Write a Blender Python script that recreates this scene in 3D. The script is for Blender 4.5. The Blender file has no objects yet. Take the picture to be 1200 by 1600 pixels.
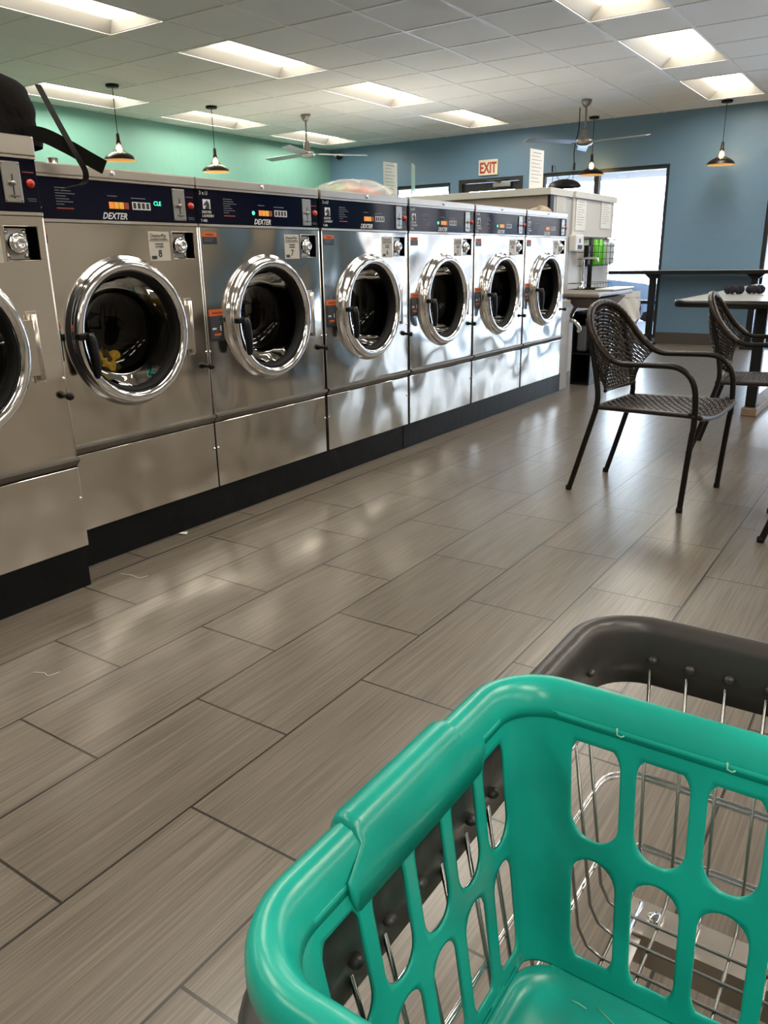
import bpy, bmesh, math, random
from mathutils import Vector, Matrix
random.seed(7)
scene = bpy.context.scene
COL = scene.collection
PI = math.pi
XF = -2.42      # plane of the washer fronts
YW = 10.35      # window wall
XG = -7.9       # green wall
HC = 2.67       # ceiling

# ------------------------------------------------------------------ materials
def new_mat(name):
    m = bpy.data.materials.new(name); m.use_nodes = True
    nt = m.node_tree
    return m, nt, nt.nodes['Principled BSDF']

def pmat(name, col, rough=.5, metal=0., coat=0., emis=None, es=0., noise=0., nscale=20., bump=0., bscale=40., spec=None):
    m, nt, b = new_mat(name)
    b.inputs['Base Color'].default_value = (*col, 1)
    b.inputs['Roughness'].default_value = rough
    b.inputs['Metallic'].default_value = metal
    b.inputs['Coat Weight'].default_value = coat
    if spec is not None: b.inputs['Specular IOR Level'].default_value = spec
    if emis:
        b.inputs['Emission Color'].default_value = (*emis, 1)
        b.inputs['Emission Strength'].default_value = es
    g = nt.nodes.new('ShaderNodeNewGeometry')
    if noise > 0:
        n = nt.nodes.new('ShaderNodeTexNoise'); n.inputs['Scale'].default_value = nscale; n.inputs['Detail'].default_value = 4
        nt.links.new(g.outputs['Position'], n.inputs['Vector'])
        r = nt.nodes.new('ShaderNodeMapRange')
        r.inputs['From Min'].default_value = .3; r.inputs['From Max'].default_value = .7
        r.inputs['To Min'].default_value = 1 - noise; r.inputs['To Max'].default_value = 1 + noise
        nt.links.new(n.outputs['Fac'], r.inputs['Value'])
        mx = nt.nodes.new('ShaderNodeVectorMath'); mx.operation = 'SCALE'
        mx.inputs[0].default_value = col
        nt.links.new(r.outputs['Result'], mx.inputs['Scale'])
        nt.links.new(mx.outputs['Vector'], b.inputs['Base Color'])
    if bump > 0:
        n = nt.nodes.new('ShaderNodeTexNoise'); n.inputs['Scale'].default_value = bscale; n.inputs['Detail'].default_value = 2
        nt.links.new(g.outputs['Position'], n.inputs['Vector'])
        bp = nt.nodes.new('ShaderNodeBump'); bp.inputs['Strength'].default_value = 1; bp.inputs['Distance'].default_value = bump
        nt.links.new(n.outputs['Fac'], bp.inputs['Height'])
        nt.links.new(bp.outputs['Normal'], b.inputs['Normal'])
    return m

M = {}
def steel(name, col, rough, wave, wscale, brush=.0):
    m, nt, b = new_mat(name)
    b.inputs['Metallic'].default_value = 1
    g = nt.nodes.new('ShaderNodeNewGeometry')
    n = nt.nodes.new('ShaderNodeTexNoise'); n.inputs['Scale'].default_value = wscale; n.inputs['Detail'].default_value = 1.0
    nt.links.new(g.outputs['Position'], n.inputs['Vector'])
    bp = nt.nodes.new('ShaderNodeBump'); bp.inputs['Distance'].default_value = wave
    nt.links.new(n.outputs['Fac'], bp.inputs['Height'])
    nt.links.new(bp.outputs['Normal'], b.inputs['Normal'])
    mp = nt.nodes.new('ShaderNodeMapping'); mp.inputs['Scale'].default_value = (8, 8, 1.2)
    n2 = nt.nodes.new('ShaderNodeTexNoise'); n2.inputs['Scale'].default_value = 4; n2.inputs['Detail'].default_value = 5
    nt.links.new(g.outputs['Position'], mp.inputs['Vector']); nt.links.new(mp.outputs['Vector'], n2.inputs['Vector'])
    r = nt.nodes.new('ShaderNodeMapRange'); r.inputs['From Min'].default_value = .3; r.inputs['From Max'].default_value = .7
    r.inputs['To Min'].default_value = rough * .92; r.inputs['To Max'].default_value = rough * 1.08
    nt.links.new(n2.outputs['Fac'], r.inputs['Value']); nt.links.new(r.outputs['Result'], b.inputs['Roughness'])
    b.inputs['Base Color'].default_value = (*col, 1)
    return m
M['steel'] = steel('brushed_steel', (.66, .62, .565), .13, .045, 2.4)
M['steel_trim'] = steel('steel_trim', (.62, .57, .51), .3, .002, 3)
M['edge_glint'] = pmat('bright_edge_glint', (.85, .83, .80), .35, 1)  # lighter than the panel steel, puts the edge highlight into the colour
M['chrome'] = pmat('chrome', (.80, .80, .82), .10, 1)
M['wire'] = pmat('chrome_wire', (.34, .35, .34), .25, 1)
M['grey_plate'] = pmat('dull_grey_metal', (.32, .31, .29), .38, 1)
M['steel_box'] = pmat('coin_plate_steel', (.42, .41, .385), .32, 1)
M['navy'] = pmat('navy_gloss_panel', (.0025, .004, .018), .06, spec=.22)
M['gap_shade'] = pmat('gap_shaded_side', (.02, .019, .018), .6, .2, spec=.2)  # sides coloured dark as the shade in the gaps between machines
M['ledge'] = pmat('ledge_dark_steel', (.16, .145, .13), .38, .8)
M['black'] = pmat('black_plastic', (.006, .006, .007), .35, spec=.25)
M['black_metal'] = pmat('black_metal', (.010, .010, .011), .42, spec=.25)
M['gap'] = pmat('dark_gap', (.006, .006, .006), .9)
M['rubber'] = pmat('rubber', (.008, .008, .008), .6, spec=.2)
M['red'] = pmat('red_button', (.55, .035, .02), .35)
M['white_print'] = pmat('white_print', (.75, .76, .78), .5)
M['grey_print'] = pmat('faint_grey_print', (.16, .17, .20), .5)
M['pale_print'] = pmat('pale_grey_print', (.42, .42, .44), .6)
M['red_print'] = pmat('red_print', (.35, .05, .02), .5)
M['dark_print'] = pmat('dark_print', (.03, .03, .035), .5)
M['orange'] = pmat('orange_sticker', (.70, .13, .02), .5)
M['label_black'] = pmat('black_sticker', (.02, .022, .035), .4)
M['paper'] = pmat('paper_sticker', (.62, .58, .51), .45)
M['white_paper'] = pmat('white_paper', (.80, .80, .78), .6)
M['green_led'] = pmat('green_led', (.0, .3, .12), .4, emis=(.05, 1, .45), es=1.3)
M['amber_led'] = pmat('amber_button', (.75, .17, .03), .4, emis=(1, .28, .04), es=.25)
M['yellow_btn'] = pmat('yellow_button', (.70, .32, .04), .4, emis=(1, .5, .06), es=.15)
M['kick'] = pmat('black_base_paint', (.004, .005, .006), .40, noise=.5, nscale=9, bump=.002, bscale=14, spec=.2)
M['drum'] = pmat('drum_inner_dark', (.012, .012, .012), .5, .2, spec=.25)  # near-black in place of steel, the dark inside put into the colour
M['yellow_cloth'] = pmat('yellow_cloth', (.45, .27, .02), .9, noise=.3, nscale=60)
M['dark_red'] = pmat('dark_red_form', (.10, .015, .015), .9)
M['teal'] = pmat('teal_plastic', (.009, .37, .30), .27, noise=.2, nscale=7, bump=.0015, bscale=12)
M['teal_dark'] = M['teal']
M['scuff'] = pmat('pale_stress_mark', (.30, .62, .50), .5)
M['rim_grey'] = pmat('grey_cart_plastic', (.045, .041, .039), .36, bump=.0015, bscale=30)
M['wicker'] = pmat('brown_wicker', (.022, .015, .012), .34, noise=.4, nscale=120, spec=.28)
M['tube'] = pmat('dark_brown_tube', (.012, .010, .009), .38, .3, spec=.3)
M['table_top'] = pmat('laminate_table', (.50, .49, .47), .2)
M['edge'] = pmat('black_table_edge', (.008, .008, .008), .3, spec=.3)
M['wood'] = pmat('tan_foot', (.24, .16, .11), .5, noise=.2, nscale=30)
M['scrunchie'] = pmat('navy_velvet', (.010, .011, .02), .95)
M['bag'] = pmat('dark_fabric', (.006, .0045, .004), .85, bump=.004, bscale=30, spec=.1)
M['strap'] = pmat('webbing', (.010, .009, .008), .75, spec=.15)
M['ceiling_tile'] = pmat('ceiling_tile', (.87, .855, .82), .85, noise=.035, nscale=1.2, bump=.001, bscale=300)
M['tbar'] = pmat('ceiling_grid', (.86, .85, .82), .5)
M['green_wall'] = pmat('green_paint', (.185, .42, .335), .55, noise=.04, nscale=1.5, bump=.004, bscale=9)
M['blue_wall'] = pmat('blue_paint', (.132, .232, .335), .42, noise=.03, nscale=1.5, bump=.004, bscale=9)
M['beige_wall'] = pmat('beige_paint', (.37, .325, .27), .6)
M['baseboard'] = pmat('brown_baseboard', (.075, .062, .055), .4)
M['frame'] = pmat('dark_bronze_frame', (.025, .024, .024), .4, .3)
M['troffer'] = pmat('white_troffer', (.42, .40, .36), .45)
M['diffuser'] = pmat('lit_diffuser', (.9, .9, .88), .5, emis=(1, .93, .80), es=9.5)
M['socket'] = pmat('bronze_socket', (.035, .022, .015), .45, .6)
M['shade'] = pmat('dark_bronze_shade', (.028, .022, .018), .35, .6)
M['shade_in'] = pmat('shade_inside', (.85, .62, .32), .4)
M['bulb'] = pmat('warm_bulb', (1, .8, .5), .4, emis=(1, .62, .25), es=38)
M['nickel'] = pmat('brushed_nickel', (.32, .295, .27), .3, 1)
M['blade'] = pmat('fan_blade', (.30, .32, .33), .35, .5)
M['bulkhead'] = pmat('beige_panel', (.36, .30, .255), .5)
M['bulk_light'] = pmat('pale_panel', (.60, .56, .51), .35)
M['bulk_ledge'] = pmat('pale_ledge', (.66, .64, .60), .4)
M['grey_panel'] = pmat('light_grey_panel', (.48, .48, .49), .45)
M['sink'] = pmat('sink_steel', (.26, .235, .205), .4, .4)
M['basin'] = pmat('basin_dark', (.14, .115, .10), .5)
M['green_plastic'] = pmat('lime_green_bottle', (.13, .60, .03), .4)
M['clear'] = pmat('pale_clear_plastic', (.62, .64, .66), .25)
M['white_plastic'] = pmat('white_plastic', (.75, .75, .75), .4)
M['grey_bin'] = pmat('grey_bin', (.42, .43, .43), .5)
M['tan_cloth'] = pmat('tan_cloth', (.40, .33, .26), .95, noise=.2, nscale=80)
M['acrylic_green'] = pmat('green_acrylic_edge', (.30, .52, .42), .2)
M['exit_white'] = pmat('exit_face', (.74, .68, .52), .5)
M['exit_red'] = pmat('exit_red', (.40, .045, .03), .5)
M['soffit'] = pmat('tan_soffit', (.17, .115, .065), .8)
M['concrete'] = pmat('outside_concrete', (.62, .61, .60), .9)
M['car_blue'] = pmat('pale_blue_car', (.42, .52, .68), .3, .2, coat=.5)
M['car_glass'] = pmat('car_glass', (.05, .06, .08), .1)
M['leaf'] = pmat('hazed_leaves', (.30, .48, .36), .8)  # green paled so the outdoor haze sits in the colour
M['trunk'] = pmat('tree_trunk', (.45, .42, .38), .9)  # paled as well, to fade like the crown
M['plastic_bag_green'] = pmat('green_print_bag', (.25, .40, .12), .4)
M['plastic_bag_red'] = pmat('red_print_bag', (.55, .07, .04), .4)
M['plastic_bag_orange'] = pmat('orange_print_bag', (.60, .25, .08), .4)

def glassy(name, tint=(.9, .93, .93), fres=1.45, rough=0.0, extra=0.0):
    m = bpy.data.materials.new(name); m.use_nodes = True
    nt = m.node_tree; nt.nodes.clear()
    out = nt.nodes.new('ShaderNodeOutputMaterial'); mix = nt.nodes.new('ShaderNodeMixShader')
    tr = nt.nodes.new('ShaderNodeBsdfTransparent'); tr.inputs['Color'].default_value = (*tint, 1)
    gl = nt.nodes.new('ShaderNodeBsdfGlossy'); gl.inputs['Roughness'].default_value = rough
    fr = nt.nodes.new('ShaderNodeFresnel'); fr.inputs['IOR'].default_value = fres
    nt.links.new(fr.outputs[0], mix.inputs[0]); nt.links.new(tr.outputs[0], mix.inputs[1]); nt.links.new(gl.outputs[0], mix.inputs[2])
    nt.links.new(mix.outputs[0], out.inputs[0])
    return m
M['pane'] = glassy('window_glass', (.96, .98, .98), 1.4)
M['door_glass'] = glassy('washer_door_glass', (.34, .35, .37), 1.33)
M['film'] = pmat('clear_plastic_film', (.75, .76, .74), .25); M['film'].node_tree.nodes['Principled BSDF'].inputs['Alpha'].default_value = .38

def floor_mat():
    m, nt, b = new_mat('wood_look_tile')
    N = nt.nodes.new; L = nt.links.new
    W = .305
    g = N('ShaderNodeNewGeometry'); sp = N('ShaderNodeSeparateXYZ'); L(g.outputs['Position'], sp.inputs[0])
    def math_(op, a, bb=None):
        n = N('ShaderNodeMath'); n.operation = op
        if isinstance(a, (int, float)): n.inputs[0].default_value = a
        else: L(a, n.inputs[0])
        if bb is not None:
            if isinstance(bb, (int, float)): n.inputs[1].default_value = bb
            else: L(bb, n.inputs[1])
        return n.outputs[0]
    ty = math_('ADD', sp.outputs['X'], 2.3255 + 40 * W)
    tx = math_('ADD', sp.outputs['Y'], -.2842 + W + 40 * W)
    cb = N('ShaderNodeCombineXYZ'); L(tx, cb.inputs[0]); L(ty, cb.inputs[1])
    br = N('ShaderNodeTexBrick'); L(cb.outputs[0], br.inputs['Vector'])
    br.offset = .5; br.offset_frequency = 2; br.squash = 1
    br.inputs['Scale'].default_value = 1; br.inputs['Brick Width'].default_value = 2 * W; br.inputs['Row Height'].default_value = W
    br.inputs['Mortar Size'].default_value = .0030; br.inputs['Mortar Smooth'].default_value = .1
    br.inputs['Color1'].default_value = (.93, .93, .93, 1); br.inputs['Color2'].default_value = (1.06, 1.06, 1.06, 1)
    br.inputs['Mortar'].default_value = (1, 1, 1, 1)
    # grain running along the length of every tile
    mp = N('ShaderNodeMapping'); mp.inputs['Scale'].default_value = (230, 4, 1); L(g.outputs['Position'], mp.inputs['Vector'])
    add = N('ShaderNodeVectorMath'); add.operation = 'ADD'; L(mp.outputs[0], add.inputs[0])
    sc = N('ShaderNodeVectorMath'); sc.operation = 'SCALE'; L(br.outputs['Color'], sc.inputs[0]); sc.inputs['Scale'].default_value = 60
    L(sc.outputs[0], add.inputs[1])
    n1 = N('ShaderNodeTexNoise'); n1.inputs['Scale'].default_value = 1; n1.inputs['Detail'].default_value = 1.5; L(add.outputs[0], n1.inputs['Vector'])
    mp2 = N('ShaderNodeMapping'); mp2.inputs['Scale'].default_value = (40, 1.1, 1); L(g.outputs['Position'], mp2.inputs['Vector'])
    n2 = N('ShaderNodeTexNoise'); n2.inputs['Scale'].default_value = 1; n2.inputs['Detail'].default_value = 3; L(mp2.outputs[0], n2.inputs['Vector'])
    s = math_('ADD', math_('MULTIPLY', n1.outputs['Fac'], .72), math_('MULTIPLY', n2.outputs['Fac'], .28))
    cr = N('ShaderNodeValToRGB'); L(s, cr.inputs[0])
    cr.color_ramp.elements[0].position = .34; cr.color_ramp.elements[0].color = (.098, .081, .064, 1)
    cr.color_ramp.elements[1].position = .66; cr.color_ramp.elements[1].color = (.192, .163, .131, 1)
    mm = N('ShaderNodeMix'); mm.data_type = 'RGBA'; mm.blend_type = 'MULTIPLY'; mm.inputs[0].default_value = 1
    L(cr.outputs[0], mm.inputs[6]); L(br.outputs['Color'], mm.inputs[7])
    m2 = N('ShaderNodeMix'); m2.data_type = 'RGBA'; L(br.outputs['Fac'], m2.inputs[0]); L(mm.outputs[2], m2.inputs[6])
    m2.inputs[7].default_value = (.022, .018, .014, 1)
    L(m2.outputs[2], b.inputs['Base Color'])
    b.inputs['Roughness'].default_value = .285; b.inputs['Specular IOR Level'].default_value = .85
    h = math_('SUBTRACT', 1.0, br.outputs['Fac'])
    bp = N('ShaderNodeBump'); bp.inputs['Distance'].default_value = .0012; L(h, bp.inputs['Height']); L(bp.outputs[0], b.inputs['Normal'])
    return m
M['floor'] = floor_mat()

# ------------------------------------------------------------------ mesh builder
class MB:
    def __init__(s): s.v = []; s.f = []; s.mi = []; s.cur = 0; s.smooth = []; s.sm = False
    def add(s, vs, fs, T=None):
        o = len(s.v)
        for p in vs:
            p = Vector(p)
            if T is not None: p = T @ p
            s.v.append(p)
        for f in fs:
            s.f.append([i + o for i in f]); s.mi.append(s.cur); s.smooth.append(s.sm)
        return s
    def box(s, a, b, T=None, bev=0):
        x0, y0, z0 = [min(a[i], b[i]) for i in range(3)]; x1, y1, z1 = [max(a[i], b[i]) for i in range(3)]
        if bev > 0:
            bev = min(bev, (x1-x0)*.45, (y1-y0)*.45, (z1-z0)*.45)
            bm = bmesh.new(); bmesh.ops.create_cube(bm, size=1)
            for v in bm.verts: v.co = Vector(((x0+x1)/2+v.co.x*(x1-x0), (y0+y1)/2+v.co.y*(y1-y0), (z0+z1)/2+v.co.z*(z1-z0)))
            bmesh.ops.bevel(bm, geom=list(bm.edges), offset=bev, segments=2, affect='EDGES', profile=.5)
            bm.verts.index_update()
            s.add([v.co.copy() for v in bm.verts], [[v.index for v in f.verts] for f in bm.faces], T); bm.free(); return s
        vs = [(x0,y0,z0),(x1,y0,z0),(x1,y1,z0),(x0,y1,z0),(x0,y0,z1),(x1,y0,z1),(x1,y1,z1),(x0,y1,z1)]
        return s.add(vs, [(0,3,2,1),(4,5,6,7),(0,1,5,4),(1,2,6,5),(2,3,7,6),(3,0,4,7)], T)
    def tube(s, path, r, n=10, closed=False, cap=True, T=None, flat=None):
        P = [Vector(p) for p in path]; k = len(P)
        rs = r if isinstance(r, (list, tuple)) else [r]*k
        up = None; vs = []; sm = s.sm; s.sm = True
        for i in range(k):
            if closed: t = P[(i+1) % k] - P[i-1]
            else: t = P[min(i+1, k-1)] - P[max(i-1, 0)]
            if t.length < 1e-9: t = Vector((0,0,1))
            t.normalize()
            if up is None:
                up = Vector((0,0,1)) if abs(t.z) < .9 else Vector((1,0,0))
            up = (up - t*up.dot(t))
            if up.length < 1e-6: up = t.orthogonal()
            up.normalize(); sd = t.cross(up)
            for j in range(n):
                a = 2*PI*j/n
                fx, fy = (1, 1) if flat is None else flat
                vs.append(P[i] + (sd*math.cos(a)*fx + up*math.sin(a)*fy)*rs[i])
        fs = []
        for i in range(k if closed else k-1):
            for j in range(n):
                a = i*n+j; b = i*n+(j+1) % n; c = ((i+1) % k)*n+(j+1) % n; d = ((i+1) % k)*n+j
                fs.append((a, b, c, d))
        if cap and not closed:
            fs.append(tuple(range(n))[::-1]); fs.append(tuple((k-1)*n+j for j in range(n)))
        s.add(vs, fs, T); s.sm = sm; return s
    def lathe(s, prof, n=48, axis='z', c=(0,0,0), T=None, closed=False):
        sm = s.sm; s.sm = True; vs = []
        for r, h in prof:
            for j in range(n):
                a = 2*PI*j/n; x, y = r*math.cos(a), r*math.sin(a)
                if axis == 'z': p = (c[0]+x, c[1]+y, c[2]+h)
                elif axis == 'x': p = (c[0]+h, c[1]+x, c[2]+y)
                else: p = (c[0]+y, c[1]+h, c[2]+x)
                vs.append(p)
        k = len(prof); fs = []
        for i in range(k if closed else k-1):
            for j in range(n):
                fs.append((i*n+j, i*n+(j+1) % n, ((i+1) % k)*n+(j+1) % n, ((i+1) % k)*n+j))
        s.add(vs, fs, T); s.sm = sm; return s
    def grid(s, fn, nu, nv, T=None, smooth=True):
        sm = s.sm; s.sm = smooth
        vs = [fn(i/nu, j/nv) for i in range(nu+1) for j in range(nv+1)]
        fs = [(i*(nv+1)+j, (i+1)*(nv+1)+j, (i+1)*(nv+1)+j+1, i*(nv+1)+j+1) for i in range(nu) for j in range(nv)]
        s.add(vs, fs, T); s.sm = sm; return s
    def build(s, name, mat, parent=None, mods=None, loc=None):
        me = bpy.data.meshes.new(name); me.from_pydata([tuple(v) for v in s.v], [], s.f)
        mats = mat if isinstance(mat, (list, tuple)) else [mat]
        for m in mats: me.materials.append(M[m] if isinstance(m, str) else m)
        for p, mi, sm in zip(me.polygons, s.mi, s.smooth): p.material_index = mi; p.use_smooth = sm
        bm = bmesh.new(); bm.from_mesh(me); bmesh.ops.recalc_face_normals(bm, faces=bm.faces); bm.to_mesh(me); bm.free()
        me.update()
        o = bpy.data.objects.new(name, me); COL.objects.link(o)
        if parent is not None: o.parent = parent
        if loc: o.location = loc
        return o

def sphere(mb, c, r, n=16, m=10, T=None):
    prof = [(max(1e-4, math.sin(PI*i/m)), -math.cos(PI*i/m)) for i in range(m+1)]
    rx, ry, rz = (r, r, r) if isinstance(r, (int, float)) else r
    TT = Matrix.Translation(c) @ Matrix.Diagonal((rx, ry, rz, 1))
    if T is not None: TT = T @ TT
    return mb.lathe(prof, n, T=TT)

def empty(name, label, cat, loc=(0,0,0), rz=0, group=None):
    o = bpy.data.objects.new(name, None); COL.objects.link(o); o.location = loc; o.rotation_euler = (0,0,rz)
    o['label'] = label; o['category'] = cat
    if group: o['group'] = group
    o.empty_display_size = .1
    return o
def tag(o, label, cat, group=None, kind=None):
    o['label'] = label; o['category'] = cat
    if group: o['group'] = group
    if kind: o['kind'] = kind
    return o
def struct(o, label=None):
    o['kind'] = 'structure'
    if label: o['label'] = label
    return o
def copy_tree(o, parent=None):
    c = o.copy(); COL.objects.link(c)
    if parent is not None: c.parent = parent
    for ch in list(o.children): copy_tree(ch, c)
    return c

TXT = {}
def text(name, s, size, o3, mat, parent, xa=(0,1,0), ya=(0,0,1), align='LEFT', shear=0., bold=0., ext=.0004, sx=1.):
    """lettering lying in the plane spanned by xa, ya"""
    cu = bpy.data.curves.new(name, 'FONT'); cu.body = s; cu.size = size; cu.align_x = align
    cu.shear = shear; cu.offset = bold; cu.extrude = ext; cu.resolution_u = 2
    ob = bpy.data.objects.new('tmp', cu); COL.objects.link(ob)
    dg = bpy.context.evaluated_depsgraph_get()
    me = bpy.data.meshes.new_from_object(ob.evaluated_get(dg))
    bpy.data.objects.remove(ob); bpy.data.curves.remove(cu)
    xa = Vector(xa); ya = Vector(ya); za = xa.cross(ya); o3 = Vector(o3)
    for v in me.vertices:
        v.co = o3 + xa*v.co.x*sx + ya*v.co.y + za*v.co.z
    me.materials.clear(); me.materials.append(M[mat]); me.name = name
    o = bpy.data.objects.new(name, me); COL.objects.link(o)
    if parent is not None: o.parent = parent
    return o

def spline(pts, n=8):
    """Catmull-Rom through the points"""
    P = [Vector(p) for p in pts]; out = []
    for i in range(len(P)-1):
        p0 = P[max(i-1,0)]; p1 = P[i]; p2 = P[i+1]; p3 = P[min(i+2,len(P)-1)]
        for k in range(n):
            t = k/n
            out.append(.5*((2*p1)+(p2-p0)*t+(2*p0-5*p1+4*p2-p3)*t*t+(3*p1-p0-3*p2+p3)*t**3))
    out.append(P[-1]); return out

# ------------------------------------------------------------------ room shell
def slab(name, a, b, mat, label=None):
    return struct(MB().box(a, b).build(name, mat), label)
XR, YB = 4.6, -4.2
slab('floor', (XG-.2, YB-.2, -.1), (XR+.2, YW+.0, 0), 'floor', 'wood-look grey brown rectangular floor tiles')
slab('wall_left', (XG-.15, YB, 0), (XG, YW+.15, HC+.2), 'green_wall', 'mint green painted wall')
slab('wall_right', (XR, YB, 0), (XR+.15, YW+.15, HC+.2), 'beige_wall')
slab('wall_back', (XG, YB-.15, 0), (XR, YB, HC+.2), 'beige_wall')
# blue wall with openings: (x0,x1,z0,z1)
OPEN = [(-6.77, -5.80, .75, 2.08), (-5.66, -4.70, 0.0, 2.10), (-4.45, -2.80, .06, 2.105), (-1.68, 2.35, .06, 2.105)]
w = MB(); xs = XG
for (x0, x1, z0, z1) in OPEN:
    w.box((xs, YW, 0), (x0, YW+.15, HC+.2)); w.box((x0, YW, z1), (x1, YW+.15, HC+.2))
    if z0 > 0: w.box((x0, YW, 0), (x1, YW+.15, z0))
    xs = x1
w.box((xs, YW, 0), (XR, YW+.15, HC+.2))
struct(w.build('wall_front', 'blue_wall'), 'blue painted wall with exit door and windows')
bb = MB(); xs = XG
for (x0, x1, z0, z1) in OPEN[1:]:
    bb.box((xs, YW-.014, 0), (x0, YW-.001, .14)); xs = x1
bb.box((xs, YW-.014, 0), (XR, YW-.001, .14))
struct(bb.build('baseboard_front', 'baseboard'))
struct(MB().box((XG+.001, YB, 0), (XG+.014, YW-.02, .14)).build('baseboard_left', 'baseboard'))
def window(name, x0, x1, z0, z1, mull=(), trans=(), label=None):
    f = MB(); t = .045; y0, y1 = YW+.03, YW+.10
    f.box((x0, y0, z0), (x0+t, y1, z1)); f.box((x1-t, y0, z0), (x1, y1, z1))
    f.box((x0+t, y0, z1-t), (x1-t, y1, z1)); f.box((x0+t, y0, z0), (x1-t, y1, z0+t))
    for mx in mull: f.box((mx-.03, y0-.02, z0+t), (mx+.03, y1, z1-t))
    for tz in trans: f.box((x0+t, y0+.005, tz-.022), (x1-t, y1-.005, tz+.022))
    o = struct(f.build(name, 'frame'), label)
    g = struct(MB().box((x0+t, YW+.06, z0+t), (x1-t, YW+.066, z1-t)).build('glass_pane', 'pane', o))
    return o
window('window_1', *OPEN[0], label='small window left of exit door')
window('window_2', *OPEN[2], mull=(-3.70,), trans=(.50,), label='wide floor length storefront window')
window('window_3', *OPEN[3], mull=(-.7, .33, 1.12, 1.93), trans=(.50,), label='storefront window at right edge')
# exit door
x0, x1, z0, z1 = OPEN[1]
f = MB(); f.box((x0, YW-.01, 0), (x0+.05, YW+.12, z1)); f.box((x1-.05, YW-.01, 0), (x1, YW+.12, z1)); f.box((x0+.05, YW-.01, z1-.05), (x1-.05, YW+.12, z1))
dr = struct(f.build('door_1', 'frame'), 'dark framed glass exit door under exit sign')
lf = MB(); a, b_ = x0+.055, x1-.055; zt = z1-.055
lf.box((a, YW+.03, .01), (a+.07, YW+.075, zt)); lf.box((b_-.07, YW+.03, .01), (b_, YW+.075, zt)); lf.box((a+.07, YW+.03, zt-.10), (b_-.07, YW+.075, zt)); lf.box((a+.07, YW+.03, .01), (b_-.07, YW+.075, .2))
struct(lf.build('door_leaf', 'frame', dr))
struct(MB().box((a+.07, YW+.05, .2), (b_-.07, YW+.056, zt-.10)).build('glass_pane', 'pane', dr))
cl = MB(); cl.box((x1-.42, YW-.04, zt-.07), (x1-.16, YW+.02, zt-.01), bev=.008); cl.tube([(x1-.3, YW-.03, zt-.01), (x1-.45, YW-.16, zt+.01), (x1-.2, YW-.02, zt+.03)], .008, 8)
struct(cl.build('door_closer', 'grey_plate', dr))
struct(MB().tube([(a+.1, YW-.0, .95), (a+.1, YW-.05, .97), (b_-.1, YW-.05, .97), (b_-.1, YW, .95)], .014, 10).build('push_bar', 'grey_plate', dr))

# ceiling grid
GX, GY, DX, DY = -2.333, 5.549, .586, .618
LIGHTS = [(i, j) for i in (-9, -5, 0, 5, 9) for j in (-13, -10, -7, -4, -1, 2, 5)]
taken = set()
for i, j in LIGHTS: taken.add((i, j)); taken.add((i, j+1))
c = MB(); i0 = -10; i1 = 11; j0 = -16; j1 = 8
for i in range(i0, i1+1):
    for j in range(j0, j1):
        if (i, j) in taken: continue
        xa, xb = max(GX+i*DX, XG), min(GX+(i+1)*DX, XR); ya, yb = max(GY+j*DY, YB), min(GY+(j+1)*DY, YW)
        if xb-xa < .01 or yb-ya < .01: continue
        c.add([(xa, ya, HC), (xb, ya, HC), (xb, yb, HC), (xa, yb, HC)], [(0, 3, 2, 1)])
cei = struct(c.build('ceiling', 'ceiling_tile'), 'suspended ceiling of square white tiles')
t = MB()
for i in range(i0, i1+2):
    x = GX+i*DX
    if XG < x < XR: t.box((x-.012, YB, HC-.004), (x+.012, YW, HC+.02))
for j in range(j0, j1+1):
    y = GY+j*DY
    if YB < y < YW:
        segs = []; xs = XG
        for i in sorted(set(i for i, jj in LIGHTS if jj == j-1)):
            segs.append((xs, GX+i*DX)); xs = GX+(i+1)*DX
        segs.append((xs, XR))
        for a, b_ in segs: t.box((a, y-.012, HC-.0037), (b_, y+.012, HC+.0197))
struct(t.build('ceiling_grid', 'tbar', cei))
struct(MB().box((XG-.1, YB-.1, HC+.16), (XR+.1, YW+.1, HC+.2)).build('ceiling_deck', 'ceiling_tile', cei))
# ceiling light troffers
def troffer():
    o = empty('ceiling_light', '', 'ceiling light')
    a, b_ = DX-.026, DY*2-.026; d = .068; h = MB(); nn = 4
    # outer housing with sloped white sides
    def rect(x, y, z): return [(-x/2, -y/2, z), (x/2, -y/2, z), (x/2, y/2, z), (-x/2, y/2, z)]
    lv = [rect(a, b_, .0), rect(a-.012, b_-.012, .002), rect(.37, b_-.11, d), rect(.35, b_-.13, d+.012)]
    vs = [p for l in lv for p in l]; fs = []
    for k in range(3):
        for q in range(4): fs.append((k*4+q, k*4+(q+1) % 4, (k+1)*4+(q+1) % 4, (k+1)*4+q))
    h.add(vs, fs)
    h.build('housing', 'troffer', o)
    l = MB()
    def lens(u, v):
        x = (u-.5)*.35; y = (v-.5)*(b_-.13)
        e = (1-(2*u-1)**2)
        return (x, y, d+.010-.022*e)
    l.grid(lens, nn, 3); l.build('diffuser', 'diffuser', o)
    return o
tr0 = troffer(); first = True
vis = {(-5,-4): 'leftmost long ceiling light at the top left corner', (-5,-1): 'bright ceiling light above washer doors, second in the middle row',
       (-5,2): 'third ceiling light of the middle row', (-5,5): 'farthest ceiling light of the middle row near the exit sign wall',
       (-9,-1): 'ceiling light partly behind the black bag by green wall', (-9,2): 'ceiling light behind the second pendant lamp near green wall',
       (-9,5): 'farthest ceiling light by green wall behind the left fan', (0,-1): 'ceiling light cut by top edge at upper right',
       (0,2): 'ceiling light at upper right, second from blue wall', (0,5): 'rightmost ceiling light closest to blue wall by pendant lamp'}
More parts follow.
